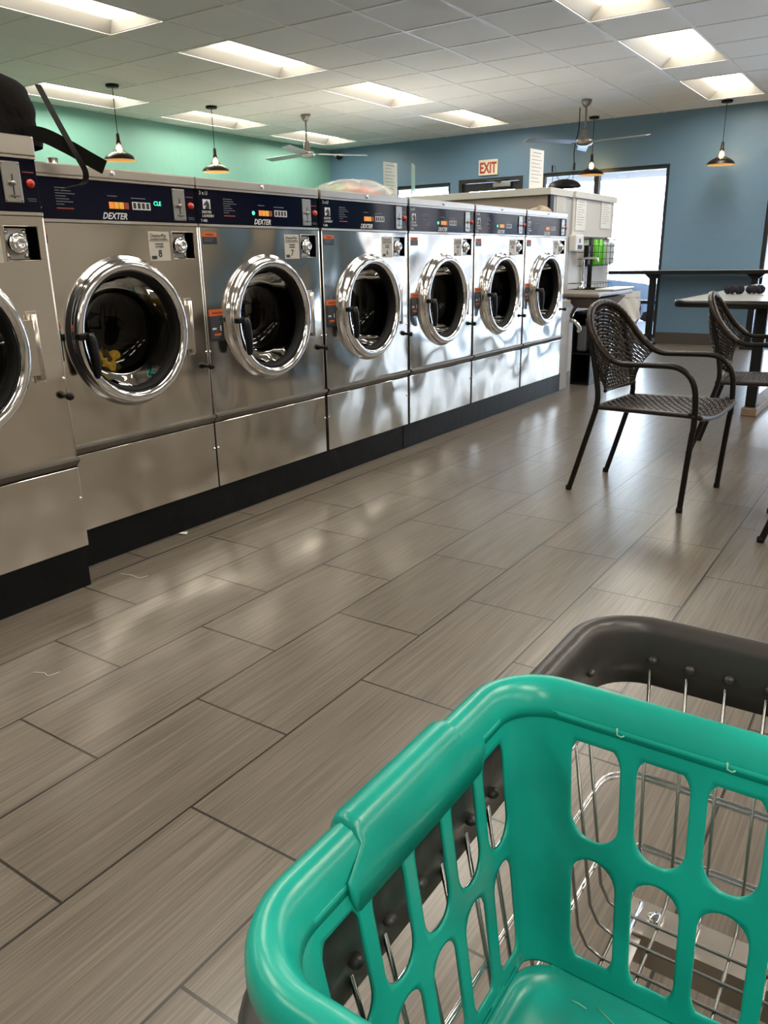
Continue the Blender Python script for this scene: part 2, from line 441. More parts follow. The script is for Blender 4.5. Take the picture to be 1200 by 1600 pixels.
for i, j in LIGHTS:
    if i == 9 and j < -10: pass
    o = tr0 if first else copy_tree(tr0); first = False
    o.location = (GX+(i+.5)*DX, GY+(j+1)*DY, HC)
    o['label'] = vis.get((i, j), 'recessed ceiling light outside the picture beyond the visible rows')
    o['group'] = 'recessed ceiling lights' if (i, j) in vis else 'recessed ceiling lights out of frame'

# ------------------------------------------------------------------ washers
def plate_hole(mb, y0, y1, z0, z1, cy, cz, r, x, n=64):
    """flat plate in the plane x with a round hole"""
    inner = []; outer = []
    for k in range(n):
        a = 2*PI*k/n + PI/4; dy, dz = math.cos(a), math.sin(a)
        inner.append((x, cy+r*dy, cz+r*dz))
        s = min([(y1-cy)/dy if dy > 1e-9 else ((y0-cy)/dy if dy < -1e-9 else 1e9), (z1-cz)/dz if dz > 1e-9 else ((z0-cz)/dz if dz < -1e-9 else 1e9)])
        outer.append((x, cy+s*dy, cz+s*dz))
    vs = inner+outer; fs = [(k, (k+1) % n, n+(k+1) % n, n+k) for k in range(n)]
    mb.add(vs, fs)
    for (yy, zz) in ((y0, z0), (y1, z0), (y1, z1), (y0, z1)):
        best = sorted(range(n), key=lambda k: (Vector(outer[k])-Vector((x, yy, zz))).length)[:2]
        if (Vector(outer[best[0]])-Vector((x, yy, zz))).length > 1e-5:
            mb.add([outer[best[0]], outer[best[1]], (x, yy, zz)], [(0, 1, 2)])

def washer(dzp=0., cap=.035, newdz=0.):
    """local frame: x = 0 is the front plane (towards +x), y runs along the row, z up"""
    o = empty('washing_machine', '', 'washing machine')
    U0, U1 = .006, .764; ZB = .150; ZT = 1.357+dzp; D = .78
    CY, CZ = .385, .838
    b = MB()  # side skins, back, top - a shell with an open front
    b.box((-D, U0, ZB), (-.003, U0+.012, ZT)); b.box((-D, U1-.012, ZB), (-.003, U1, ZT))
    b.box((-D, U0+.012, ZB), (-D+.01, U1-.012, ZT)); b.box((-D, U0+.012, ZT-.012), (-.02, U1-.012, ZT))
    b.box((-D, U0+.012, ZB), (-.02, U1-.012, ZB+.012))
    b.build('cabinet', 'gap_shade', o)
    fp = MB()
    plate_hole(fp, U0+.001, U1-.001, .470, 1.060, CY, CZ, .2125, 0)
    z0, z1 = 1.060, 1.210+newdz; ra, rb, rc, rd = .628, .738, 1.092, 1.190
    for (ya, yb, za, zb) in ((U0+.001, ra, z0, z1), (rb, U1-.001, z0, z1), (ra, rb, z0, rc), (ra, rb, rd, z1)):
        fp.add([(0, ya, za), (0, yb, za), (0, yb, zb), (0, ya, zb)], [(0, 1, 2, 3)])
    # folded edges of the front panel
    for ya in (U0+.001, U1-.001): fp.add([(0, ya, .470), (-.004, ya, .470), (-.004, ya, z1), (0, ya, z1)], [(0, 1, 2, 3)])
    fp.build('front_panel', 'steel', o)
    for ya in (U0+.002, U1-.002):
        for (xe, za, zb_) in ((.0, .472, z1), (-.010, ZB+.002, .428)):
            ed = MB(); ed.tube([(xe, ya, za), (xe, ya, zb_)], .0024, 8); ed.build('folded_edge_glint', 'edge_glint', o)  # thin bright tubes that draw the highlight along the folded edges
    rec = MB(); e = -.05
    rec.add([(0, ra, rc), (0, rb, rc), (0, rb, rd), (0, ra, rd), (e, ra, rc), (e, rb, rc), (e, rb, rd), (e, ra, rd)],
            [(0, 1, 5, 4), (1, 2, 6, 5), (2, 3, 7, 6), (3, 0, 4, 7), (4, 5, 6, 7)])
    lk = rec.build('coin_vault', 'black', o)
    fr = MB(); fr.tube([(.0005, ra, rc), (.0005, rb, rc), (.0005, rb, rd), (.0005, ra, rd)], .0022, 6, closed=True)
    fr.build('vault_frame', 'steel_trim', lk)
    pl = MB(); pl.box((-.018, ra+.004, rc+.004), (-.014, rb-.030, rd-.006)); pl.build('vault_plate', 'steel_box', lk)
    lc = MB(); cy, cz = ra+.042, 1.141
    lc.lathe([(.030, -.013), (.030, .002), (.026, .006), (.024, .006), (.024, .002), (.020, .002), (.020, .014), (.017, .017), (.007, .017), (.006, .010), (.0001, .010)], 32, 'x', (0, cy, cz))
    for (yy, zz) in ((ra+.012, rc+.014), (rb-.038, rc+.014), (ra+.012, rd-.016), (rb-.038, rd-.016)):
        lc.lathe([(.007, -.014), (.006, -.009), (.0001, -.008)], 12, 'x', (0, yy, zz))
    lc.build('vault_lock', 'chrome', lk)
    # ledge under the door panel, lower service panel
    lg = MB(); lg.add([(.0, U0, .470), (.016, U0, .466), (.018, U0, .458), (-.006, U0, .432), (-.02, U0, .432), (-.02, U0, .470),
                       (.0, U1, .470), (.016, U1, .466), (.018, U1, .458), (-.006, U1, .432), (-.02, U1, .432), (-.02, U1, .470)],
                      [(0, 1, 7, 6), (1, 2, 8, 7), (2, 3, 9, 8), (3, 4, 10, 9), (4, 5, 11, 10), (0, 5, 4, 3, 2, 1), (6, 7, 8, 9, 10, 11)])
    lg.build('ledge', 'ledge', o)
    lp = MB(); lp.box((-.012, U0+.001, ZB+.001), (-.001, U1-.001, .430), bev=.002); lp.build('service_panel', 'steel', o)
    # control panel
    cp = MB(); pz0, pz1 = 1.222+newdz, 1.350+dzp
    cp.box((-.012, U0+.004, pz0), (.001, U1-.004, pz1)); cpo = cp.build('control_panel', 'navy', o)
    tr = MB()
    tr.box((-.01, U0, pz0-.010), (.004, U1, pz0), bev=.001); tr.box((-.01, U0, pz1), (.004, U1, ZT+.001), bev=.001)
    tr.build('panel_trim', 'steel_trim', o)
    tc = MB(); tc.box((-D, U0-.001, ZT+.001), (.006, U1+.001, ZT+cap), bev=.004); tc.build('top_cover', 'steel_trim', o)
    kl = MB(); kl.lathe([(.009, .006), (.009, .010), (.007, .012), (.0001, .012)], 16, 'x', (0, .381, ZT+cap*.55)); kl.build('cover_lock', 'chrome', o)
    # coin slide
    cz0, cz1 = 1.230+newdz+dzp*.6, 1.343+newdz*.3+dzp*.8
    cs = MB(); cs.box((.001, .646, cz0), (.007, .706, cz1), bev=.003); cso = cs.build('coin_slide', 'steel_box', o)
    sl = MB(); sl.box((.0069, .6755, cz0+.012), (.0078, .6785, cz0+.078)); sl.build('coin_slot', 'gap', cso)
    lv = MB(); sphere(lv, (.014, .673, cz0+.053), (.008, .009, .007), 12, 8); lv.box((.007, .664, cz0+.016), (.015, .692, cz0+.021), bev=.002)
    for yy in (.651, .701):
        for zz in (cz0+.006, cz1-.006): sphere(lv, (.007, yy, zz), .0032, 8, 6)
    lv.build('coin_lever', 'nickel', cso)
    rb_ = MB(); rb_.lathe([(.013, .001), (.013, .006), (.010, .012), (.0001, .014)], 20, 'x', (0, .735, cz0+.055)); rb_.build('red_button', 'red', o)
    # program keys and counter
    kz = 1.262+newdz*.8+dzp*.5
    for k in range(4):
        kb = MB(); kb.box((.0008, .358+k*.0215, kz), (.0026, .3775+k*.0215, kz+.022), bev=.0008); kb.build('program_button', ['amber_led', 'yellow_btn', 'yellow_btn', 'red_print'][k], o)
    cb = MB(); cb.box((.0008, .458, kz), (.002, .540, kz+.026)); cbo = cb.build('coin_counter', 'white_print', o)
    dg = MB()
    for k in range(4): dg.box((.002, .462+k*.0195, kz+.004), (.0026, .475+k*.0195, kz+.023))
    dg.build('counter_digit', 'dark_print', cbo)
    # printed lines
    pr = MB()
    for k in range(7): pr.box((.0008, .150, 1.318+dzp*.7-k*.0085), (.0015, .150+[.05,.06,.075,.04,.05,.065,.03][k], 1.3205+dzp*.7-k*.0085))
    pr.box((.0008, .355, kz+.040), (.0015, .395, kz+.043)); pr.box((.0008, .455, kz+.037), (.0015, .52, kz+.040))
    pr.box((.0008, .720, cz0+.012), (.0015, .750, cz0+.014)); pr.box((.0008, .723, cz0+.006), (.0015, .750, cz0+.008))
    pr.build('panel_print', 'grey_print', cpo)
    rp = MB(); rp.box((.0008, .150, 1.254+dzp), (.0015, .215, 1.258+dzp)); rp.box((.0008, .715, cz0+.085), (.0015, .752, cz0+.088))
    rp.build('red_panel_print', 'red_print', cpo)
    text('brand_lettering', 'DEXTER', .030, (.0012, .325, 1.228+newdz), 'white_print', cpo, shear=.35, bold=.0006, sx=.95)
    text('brand_subtitle', 'COMMERCIAL WASHER', .0095, (.0050, .322, 1.2125+newdz), 'white_print', cpo, shear=.2, sx=1.15)
    text('size_lettering', '3 x U', .020, (.0012, .022, 1.330+dzp*.9), 'white_print', cpo)
    text('maker_lettering', 'DEXTER\nLAUNDRY', .014, (.0012, .030, 1.262+newdz*.5), 'white_print', cpo, shear=.2)
    text('model_lettering', 'T-400', .014, (.0012, .022, 1.230+newdz), 'white_print', cpo)
    # horse head emblem: white square with a dark head
    hz = 1.278+newdz*.5+dzp*.5
    hs = MB(); hs.box((.0008, .038, hz), (.0016, .078, hz+.036)); hso = hs.build('horse_emblem', 'white_print', cpo)
    hp = [(.047,.000),(.072,.000),(.073,.012),(.071,.022),(.064,.030),(.060,.034),(.0585,.030),(.052,.026),(.043,.018),(.041,.013),(.045,.011),(.053,.014),(.056,.012),(.050,.006)]
    hm = MB(); hm.add([(.0020, y, hz+z) for y, z in hp], [tuple(range(len(hp)))]); hm.build('horse_head', 'dark_print', hso)
    # stickers
    def sticker(y0, y1, z0, z1, hh):
        s_ = MB(); s_.box((.0002, y0, z0), (.0010, y1, z1-hh)); so = s_.build('warning_sticker', 'label_black', o)
        h_ = MB(); h_.box((.0002, y0, z1-hh), (.0010, y1, z1)); h_.build('orange_band', 'orange', so)
        text('warning_lettering', 'WARNING', hh*.5, (.0012, y0+(y1-y0)*.22, z1-hh*.72), 'dark_print', so, sx=(y1-y0)/.078)
        l_ = MB(); nn = int((z1-hh-z0)/.008)
        for k in range(1, nn): l_.box((.0010, y0+.008, z1-hh-k*.008), (.0014, y1-.010-(k % 3)*.008, z1-hh-k*.008+.002))
        l_.build('sticker_print', 'grey_print', so)
        return so
    sticker(.022, .100, 1.146, 1.192, .018)
    so = sticker(.022, .100, .765, .893, .026)
    q = MB(); q.box((.0014, .045, .787), (.0019, .082, .797)); q.build('orange_patch', 'orange', so)
    q = MB(); q.box((.0014, .035, .812), (.0019, .058, .820)); q.box((.0014, .080, .806), (.0019, .085, .828)); q.build('white_patch', 'white_print', so)
    ps = MB(); ps.box((.0002, .515, 1.086), (.0010, .615, 1.190), bev=.0003); pso = ps.build('payment_sticker', 'paper', o)
    text('payment_lettering', 'DexterPay', .018, (.0013, .523, 1.170), 'dark_print', pso, shear=.2, sx=1.0)
    text('payment_subtitle', 'LAUNDRY PAYMENTS', .0085, (.0013, .523, 1.160), 'dark_print', pso)
    text('washer_lettering', 'WASHER\nNUMBER', .010, (.0013, .565, 1.143), 'dark_print', pso, align='CENTER')
    q = MB(); q.box((.0011, .518, 1.156), (.0015, .612, 1.1575)); q.box((.0011, .524, 1.092), (.0015, .548, 1.104)); q.build('sticker_rule', 'dark_print', pso)
    # door: chrome ring, hinge, handle, glass bowl
    dp = MB()
    dp.lathe([(.268, .0), (.268, .004), (.257, .006), (.256, .024), (.252, .034), (.245, .042), (.236, .046), (.226, .045), (.218, .038), (.214, .030), (.213, .020), (.215, .0)], 96, 'x', (0, CY, CZ))
    ring = dp.build('door_ring', 'chrome', o)
    gk = MB(); gk.lathe([(.2135, .024), (.209, .026), (.204, .018), (.198, .0), (.195, -.02), (.203, -.03)], 64, 'x', (0, CY, CZ)); gk.build('door_gasket', 'rubber', o)
    gl = MB(); gl.lathe([(.197, -.008), (.192, -.03), (.180, -.075), (.160, -.11), (.13, -.13), (.09, -.138), (.045, -.142), (.0005, -.143)], 64, 'x', (0, CY, CZ)); gl.build('door_glass', 'door_glass', o)
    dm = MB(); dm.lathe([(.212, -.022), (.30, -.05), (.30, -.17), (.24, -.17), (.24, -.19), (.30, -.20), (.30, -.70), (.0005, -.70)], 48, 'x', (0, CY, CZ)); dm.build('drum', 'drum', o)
    hl = MB(); ha = CY-.242
    hl.box((.040, ha-.022, CZ-.006), (.070, ha+.03, CZ+.018), bev=.006)
    hl.tube([(.066, ha+.022, CZ+.016), (.070, ha+.024, CZ-.01), (.072, ha+.028, CZ-.07), (.070, ha+.031, CZ-.125), (.068, ha+.031, CZ-.138)], [.014, .018, .017, .014, .008], 10)
    hl.build('door_handle', 'black', o)
    hg = MB(); hg.box((.001, .655, .725), (.006, .690, .945), bev=.003)
    hg.tube([(.016, .672, .735), (.016, .672, .935)], .010, 12); hg.box((.012, .630, .75), (.022, .672, .92), bev=.002)
    hg.build('door_hinge', 'steel_trim', o)
    kn = MB(); kn.lathe([(.008, .0), (.007, .012), (.012, .016), (.013, .030), (.010, .036), (.0001, .037)], 16, 'x', (0, .752, .672)); kn.build('bumper_knob', 'black', o)
    for (yy, zz) in ((.756, .727), (.755, .322), (.013, .727), (.013, .322)):
        sc_ = MB(); sc_.lathe([(.006, .0), (.005, .003), (.0001, .004)], 12, 'x', (0, yy, zz)); sc_.build('screw', 'chrome', o)
    return o

Y0 = [1.535]+[1.522+.777*k for k in range(1, 6)]
wm = washer()
WLAB = ['washing machine number 8 with yellow laundry behind its glass, second from left',
        'washing machine number 7, third from left, green light lit on its panel',
        'fourth washing machine from the left, plastic bag lying on its top',
        'fifth washing machine from the left, sixth counted from the far end not included',
        'second washing machine from the far end of the row',
        'farthest washing machine of the row, tan cloth on top, next to the sink']
WLAB[3] = 'third washing machine from the far end of the steel row'
machines = []
for k in range(6):
    o = wm if k == 0 else copy_tree(wm)
    o.location = (XF, Y0[k], 0); o['label'] = WLAB[k]; o['group'] = 'front loading washers in the row'
    machines.append(o)
w9 = washer(dzp=.028, cap=.056, newdz=.008)
w9.location = (-2.282, .773, 0); w9['label'] = 'leftmost washing machine standing forward of the row, black bag on top'; w9['group'] = 'front loading washers in the row'
for o, n in zip(machines[:4]+[w9], ('8', '7', '6', '5', '9')):
    ps = [c_ for c_ in o.children if c_.name.startswith('payment_sticker')][0]
    text('number_lettering', n, .036, (.0014, .565, 1.100), 'dark_print', ps, align='CENTER', bold=.0006)
# panel lights that differ
text('display_lettering', 'CLE', .021, (.0014, .556, 1.280), 'green_led', machines[0])
for k in (1, 3, 4):
    lm = MB(); lm.lathe([(.008, .001), (.006, .004), (.0001, .005)], 14, 'x', (0, .325, 1.272)); lm.build('green_lamp', 'green_led', machines[k])
# plinths
def plinth(x, ya, yb, lab):  # black bases
    p = MB(); p.box((x-.7, ya, 0), (x, yb, .150)); return struct(p.build('trim_1', 'kick'), lab)
p = plinth(-2.298, .70, 1.533, 'black painted base under the leftmost washer'); p.name = 'trim_1'
p = plinth(-2.452, 1.536, 3.825, 'black painted base under the near washers'); p.name = 'trim_2'
p = plinth(-2.450, 3.832, 6.27, 'black painted base under the far washers'); p.name = 'trim_3'

# yellow laundry and a lumpy dark red form inside drums
def blob(c, r, seed, n=18, m=12, amp=.25, sq=(1,1,1)):
    rnd = random.Random(seed); ph = [rnd.uniform(0, 6.3) for _ in range(6)]
    b = MB()
    def fn(u, v):
        th = v*PI; a = u*2*PI
        k = 1+amp*(math.sin(3*a+ph[0])*math.sin(2*th+ph[1])+.6*math.sin(5*a+ph[2])*math.sin(4*th+ph[3])+.4*math.sin(8*a+ph[4])*math.sin(6*th+ph[5]))
        return (c[0]+r*k*sq[0]*math.sin(th)*math.cos(a), c[1]+r*k*sq[1]*math.sin(th)*math.sin(a), c[2]+r*k*sq[2]*math.cos(th))
    b.grid(fn, n*2, m*2); return b
tag(blob((XF-.15, Y0[0]+.372, .708), .052, 3, amp=.42, sq=(.5, 1.05, .9)).build('yellow_cloth', 'yellow_cloth'), 'crumpled yellow cloth inside washer number 8 behind its glass', 'cloth')
tag(blob((XF-.24, Y0[1]+.34, .78), .11, 5, amp=.25, sq=(.5, 1, .9)).build('red_form', 'dark_red'), 'dark red lumpy form inside washer number 7 behind its glass', 'cloth')

# ------------------------------------------------------------------ things on top of the washers
bag = empty('duffel_bag', 'black soft bag standing on top of the leftmost washer', 'bag', (-2.62, 1.42, 1.442))
def bagf(u, v):
    a = u*2*PI; z = v*.195
    ex = .20*(1-.10*v**3); ey = .318*(1-.07*v**2)
    n = 3.2; ca, sa = math.cos(a), math.sin(a)
    k = (abs(ca)**n+abs(sa)**n)**(-1/n)
    s = 1.0 if v < .8 else math.sqrt(max(0, 1-((v-.8)/.2)**2*.35))
    return (ex*k*ca*s+.006*math.sin(9*a+4*v), ey*k*sa*s*(1+.02*math.sin(14*v)), z+.012*math.sin(2*a)*v)
b = MB(); b.grid(bagf, 64, 16)
top = []
b.grid(lambda u, v: (lambda p: (p[0]*(1-v), p[1]*(1-v), p[2]+.035*math.sin(v*PI/2)))(bagf(u, 1)), 64, 8)
b.build('bag_body', 'bag', bag)
def ribbon(pts, w, t=.003, wdir=None, n=8):
    """flat strap through pts; wdir per point gives the width direction"""
    P = spline(pts, n); Wd = spline(wdir, n); mb = MB(); vs = []
    for i, (p, wd) in enumerate(zip(P, Wd)):
        tt = (P[min(i+1, len(P)-1)]-P[max(i-1, 0)]).normalized(); wd = (wd-tt*wd.dot(tt)).normalized(); nn = tt.cross(wd)
        for a, c_ in ((-1, -1), (1, -1), (1, 1), (-1, 1)): vs.append(p+wd*w/2*a+nn*t/2*c_)
    fs = []
    for i in range(len(P)-1):
        for q in range(4): fs.append((i*4+q, i*4+(q+1) % 4, (i+1)*4+(q+1) % 4, (i+1)*4+q))
    fs += [(3, 2, 1, 0), tuple(len(vs)-4+q for q in range(4))]
    mb.add(vs, fs); return mb
BX = Vector((-2.62, 1.42, 1.442))
wp = [Vector(p)-BX for p in ((-2.46, 1.705, 1.625), (-2.37, 1.69, 1.52), (-2.30, 1.690, 1.42), (-2.285, 1.712, 1.36), (-2.29, 1.705, 1.325), (-2.285, 1.66, 1.312), (-2.29, 1.615, 1.300))]
ribbon(wp, .018, .003, [(0,1,.5), (0,1,.5), (.2,1,.4), (.4,1,.2), (.8,.6,0), (1,.2,.0), (1,0,.1)]).build('thin_strap', 'strap', bag)
wp = [Vector(p)-BX for p in ((-2.48, 1.60, 1.462), (-2.40, 1.64, 1.470), (-2.34, 1.69, 1.437), (-2.30, 1.755, 1.395), (-2.295, 1.795, 1.378))]
ribbon(wp, .044, .005, [(.3,0,1), (.3,0,1), (.3,.1,1), (.3,.2,1), (.3,.2,1)]).build('wide_strap', 'strap', bag)
# clear plastic bag with printed pack
pb = empty('plastic_bag', 'clear plastic bag with green and red print on top of the fourth washer', 'plastic bag', (-2.62, 3.64, 1.392))
def pbf(sx, sy, sz, seed, ox=0, oy=0):
    rnd = random.Random(seed); ph = [rnd.uniform(0, 6.3) for _ in range(4)]
    def fn(u, v):
        a = u*2*PI; th = v*PI/2
        k = 1+.10*math.sin(5*a+ph[0])+.07*math.sin(9*a+ph[1])*math.sin(3*th)+.05*math.sin(13*a+ph[2])
        return (ox+sx*k*math.cos(th)*math.cos(a), oy+sy*k*math.cos(th)*math.sin(a), sz*math.sin(th)*(1+.15*math.sin(7*a+ph[3])*math.cos(th)))
    return fn
MB().grid(pbf(.17, .28, .088, 4), 48, 12).build('clear_film', 'film', pb)
MB().grid(pbf(.10, .10, .060, 5, 0, -.12), 32, 8).build('green_pack', 'plastic_bag_green', pb)
MB().grid(pbf(.12, .14, .055, 6, .02, -.02), 32, 8).build('red_pack', 'plastic_bag_red', pb)
MB().grid(pbf(.05, .05, .060, 8, .06, -.14), 24, 8).build('orange_patch', 'plastic_bag_orange', pb)
tc = MB(); tc.grid(lambda u, v: (-2.60+.09*math.cos(v*PI/2)*math.cos(u*2*PI), 6.03+.17*math.cos(v*PI/2)*math.sin(u*2*PI)*(1+.1*math.sin(u*25.133)), 1.393+.034*math.sin(v*PI/2)*(1+.35*math.sin(u*12.566+1))*(1.1+.5*math.sin(u*2*PI))), 40, 10)
tag(tc.build('tan_cloth', 'tan_cloth'), 'small crumpled tan cloth on top of the farthest washer', 'cloth')
pi_ = MB(); pi_.tube([(-2.9, 2.03, 1.392), (-2.9, 2.03, 1.472)], .020, 14); tag(pi_.build('pipe_stub', 'nickel'), 'short grey pipe sticking up behind the strap on washer number 8', 'pipe')

# ------------------------------------------------------------------ bulkhead, sink area
bk = empty('service_partition', 'beige boxed partition with pale ledge rising behind the far washers', 'partition', (-2.8, 6.75, 0))
b = MB(); b.box((-4.2, 0, 0), (-.03, 1.62, 1.575)); b.build('partition_body', 'bulkhead', bk)
b = MB(); b.box((-4.23, -.03, 1.577), (.008, .50, 1.635), bev=.004); b.box((-.6, .505, 1.577), (.03, 1.66, 1.635), bev=.004); b.box((-4.23, .505, 1.577), (-.605, 1.66, 1.635)); b.build('top_ledge', 'bulk_ledge', bk)
b = MB(); b.box((-.028, .0, .0), (-.002, .075, 1.575)); b.build('corner_strip', 'black', bk)
b = MB(); b.box((-.028, .077, .0), (-.006, .50, 1.575), bev=.003); b.build('side_panel', 'grey_panel', bk)
b = MB(); b.box((-.028, .502, 1.245), (.012, 1.62, 1.575), bev=.003); b.build('upper_door', 'bulk_light', bk)
b = MB(); b.box((-.028, .502, .0), (-.006, 1.62, 1.240), bev=.003); b.box((-.006, .9, .890), (.001, 1.62, .915)); b.build('splash_panel', 'bulk_ledge', bk)
def notice(loc, w_, h_, label, lines=9, tab=0, rz=0, mat='white_paper', group=None, face='x', stand=False):
    o = empty('paper_notice', label, 'notice', loc, rz, group)
    p_ = MB(); p_.box((0, 0, 0), (.002, w_, h_)); p_.build('sheet', mat, o)
    q = MB()
    rnd = random.Random(int(loc[1]*100+h_*1000))
    q.box((.002, w_*.2, h_*.90), (.0026, w_*.8, h_*.925))
    for k in range(lines):
        z = h_*(.82-.72*k/lines); q.box((.002, w_*.12, z), (.0026, w_*rnd.uniform(.55, .88), z+h_*.018))
    q.build('printed_lines', 'pale_print', o); return o
notice((-2.785, 7.31, 1.30), .26, .27, 'white notice taped on partition, left one of two above the green bottles')
notice((-2.785, 7.99, 1.33), .29, .26, 'white notice taped on partition, right one of two beside the window')
notice((-2.803, 6.88, 1.40), .22, .20, 'grey notice on the side panel right behind the farthest washer', mat='paper')
# stand up price cards on the ledge
def card(loc, w_, h_, label, rz, mat='white_paper'):
    o = notice(loc, w_, h_, label, 8, rz=rz, mat=mat, group=None); o.name = 'sign_card'; o['category'] = 'sign'
    q = MB(); q.box((-.03, w_*.2, 0), (.03, w_*.8, .006)); q.build('card_stand', 'clear', o); return o
card((-4.55, 6.80, 1.636), .22, .335, 'white printed sign card on the ledge above the plastic bag', math.radians(-4))
card((-3.03, 6.80, 1.636), .24, .325, 'white printed sign card on the ledge right of the exit sign', math.radians(-6))
o = empty('acrylic_sign', 'thin green edged acrylic sign standing on the ledge left of the exit door', 'sign', (-4.24, 6.82, 1.636), math.radians(24))
q = MB(); q.box((-.004, 0, 0), (.004, .20, .30)); q.build('acrylic_sheet', 'acrylic_green', o)
q = MB(); q.box((-.03, .04, 0), (.03, .16, .006)); q.build('card_stand', 'clear', o)

# end panel of the washer row
o = MB(); o.box((-3.1, 6.215, .0), (-2.455, 6.44, .73), bev=.003); tag(o.build('end_panel', 'grey_panel'), 'light grey panel closing the far end of the washer row', 'panel')
# sink
sk = empty('utility_sink', 'steel utility sink with worktop beside the farthest washer', 'sink', (-2.77, 6.50, 0))
b = MB(); b.box((0, .06, .735), (.46, 1.14, .775), bev=.01); b.box((0, 0, .742), (.53, .06, .778), bev=.012); b.build('worktop', 'sink', sk)
b = MB(); b.box((.30, .55, .778), (.47, 1.14, .795), bev=.006); b.build('white_tray', 'white_plastic', sk)
b = MB(); b.add([(.24, .03, .736), (.52, .03, .736), (.52, .75, .736), (.24, .75, .736), (.30, .09, .655), (.47, .09, .655), (.47, .66, .655), (.30, .66, .655)],
      [(0, 1, 5, 4), (1, 2, 6, 5), (2, 3, 7, 6), (3, 0, 4, 7), (4, 5, 6, 7)]); b.build('basin', 'basin', sk)
b = MB(); b.tube(spline([(.30, .10, .655), (.30, .02, .60), (.31, -.03, .57), (.36, -.04, .55), (.39, -.03, .50), (.38, -.02, .47)], 6), .018, 12); b.build('drain_trap', 'chrome', sk)
b = MB(); b.tube(spline([(.06, .88, .776), (.06, .88, 1.02), (.07, .87, 1.05), (.12, .84, 1.055), (.22, .78, 1.05), (.24, .77, 1.02)], 6), .010, 12)
b.lathe([(.022, 0), (.022, .02), (.012, .03), (.012, .10)], 16, 'z', (.06, .88, .776)); fa = b.build('faucet', 'chrome', sk)
b = MB(); sphere(b, (.10, .72, .80), (.028, .035, .02), 14, 8); b.tube([(.10, .72, .81), (.13, .66, .85)], .008, 8); b.build('tap_handle', 'chrome', fa)
b = MB(); b.tube([(.02, 1.17, .72), (.02, 1.17, 1.24)], .022, 14); tag(b.build('wall_pipe', 'black_metal', None, loc=(-2.77, 6.50, 0)), 'black vertical pipe behind the faucet on the partition', 'pipe')
b = MB(); b.box((-.015, -.105, .66), (.02, 0, .72))
# soap dispenser
sd = empty('soap_dispenser', 'white wall dispenser with black window above the sink', 'dispenser', (-2.804, 7.22, 1.115))
b = MB(); b.box((0, 0, 0), (.07, .21, .145), bev=.012); b.build('dispenser_case', 'white_plastic', sd)
b = MB(); b.box((.068, .05, .02), (.073, .16, .055), bev=.002); b.build('dispenser_window', 'black', sd)
b = MB(); b.box((.068, .085, .075), (.072, .11, .11)); b.build('dispenser_mark', 'dark_print', sd)
# dark caddy strip
b = MB(); b.box((-2.76, 7.50, .990), (-2.715, 7.58, 1.17), bev=.01); tag(b.build('scrub_brush', 'black'), 'black brush standing in the wire rack left of the green bottles', 'brush')
# wire rack
def wire_rack(o, x0, x1, y0, y1, z0, z1, ny, nz, r=.003, slope=0):
    b = MB()
    for k in range(nz+1):
        z = z0+(z1-z0)*k/nz; xx = x1
        b.tube([(x0, y0, z), (xx, y0, z), (xx, y1, z), (x0, y1, z)], r, 6)
    for k in range(ny+1):
        y = y0+(y1-y0)*k/ny; b.tube([(x0, y, z0), (x1, y, z0), (x1, y, z1)], r*.8, 6)
    b.tube([(x0, y0, z1), (x0, y1, z1)], r, 6)
    return b.build('wire_grid', 'black_metal', o)
rk = empty('wire_rack', 'black wire rack with green bottles on the partition above the sink', 'rack', (-2.795, 7.45, .985)); wire_rack(rk, 0, .12, 0, .90, 0, .24, 8, 4)
for k, y in enumerate((7.73, 7.88)):
    b = MB(); b.lathe([(.0001, 0), (.048, 0), (.052, .01), (.052, .155), (.040, .19), (.022, .205), (.022, .24), (.0001, .242)], 20, 'z', (-2.738, y, .99))
    bo = b.build('green_bottle', 'green_plastic'); tag(bo, ['left of two lime green bottles in the wire rack', 'right of two lime green bottles in the wire rack'][k], 'bottle', 'green bottles in the wire rack')
b = MB(); b.box((-2.785, 8.02, .990), (-2.70, 8.22, 1.20), bev=.02); tag(b.build('clear_box', 'clear'), 'pale clear packet in the wire rack right of the green bottles', 'packet')
rk = empty('wire_tray', 'low black wire tray standing on the sink worktop', 'tray', (-2.76, 7.05, .779)); wire_rack(rk, 0, .25, .1, .56, 0.004, .055, 6, 1, .0025)
# cabinet in the shade under the sink
cab = empty('storage_crate', 'black open storage crate on the floor under the sink', 'crate', (-2.50, 6.64, 0))
b = MB()
for (a, c_) in (((0,0,0),(.012,.5,.62)), ((.16,0,0),(.172,.5,.62)), ((.012,.49,0),(.16,.5,.62)), ((.012,0,0),(.16,.49,.012)), ((.012,0,.60),(.16,.49,.62)), ((.012,0,.26),(.16,.49,.272))): b.box(a, c_)
b.build('crate_body', 'black', cab)
b = MB(); b.box((.02, .05, .28), (.11, .3, .50), bev=.02); b.build('crate_content', 'grey_print', cab)
# bin with white liner
bn = empty('trash_bin', 'grey bin with white liner bag beside the sink', 'bin', (-2.76, 8.95, 0))
b = MB(); b.lathe([(.0001, .0), (.105, .0), (.135, .62), (.140, .64), (.130, .64), (.10, .02), (.0001, .02)], 32, 'z'); b.build('bin_body', 'grey_bin', bn)
b = MB(); b.grid(lambda u, v: ((.146+.010*math.sin(u*44+v*9)*(1-v)-.012*v)*math.cos(u*2*PI), (.146+.010*math.sin(u*44+v*9)*(1-v)-.012*v)*math.sin(u*2*PI), .40+.03*math.sin(u*12.56)+v*(.295-.03*math.sin(u*12.56))), 72, 10)
b.grid(lambda u, v: ((.134-.02*v)*math.cos(u*2*PI), (.134-.02*v)*math.sin(u*2*PI), .695-.15*v), 48, 5); b.build('bin_liner', 'white_plastic', bn)

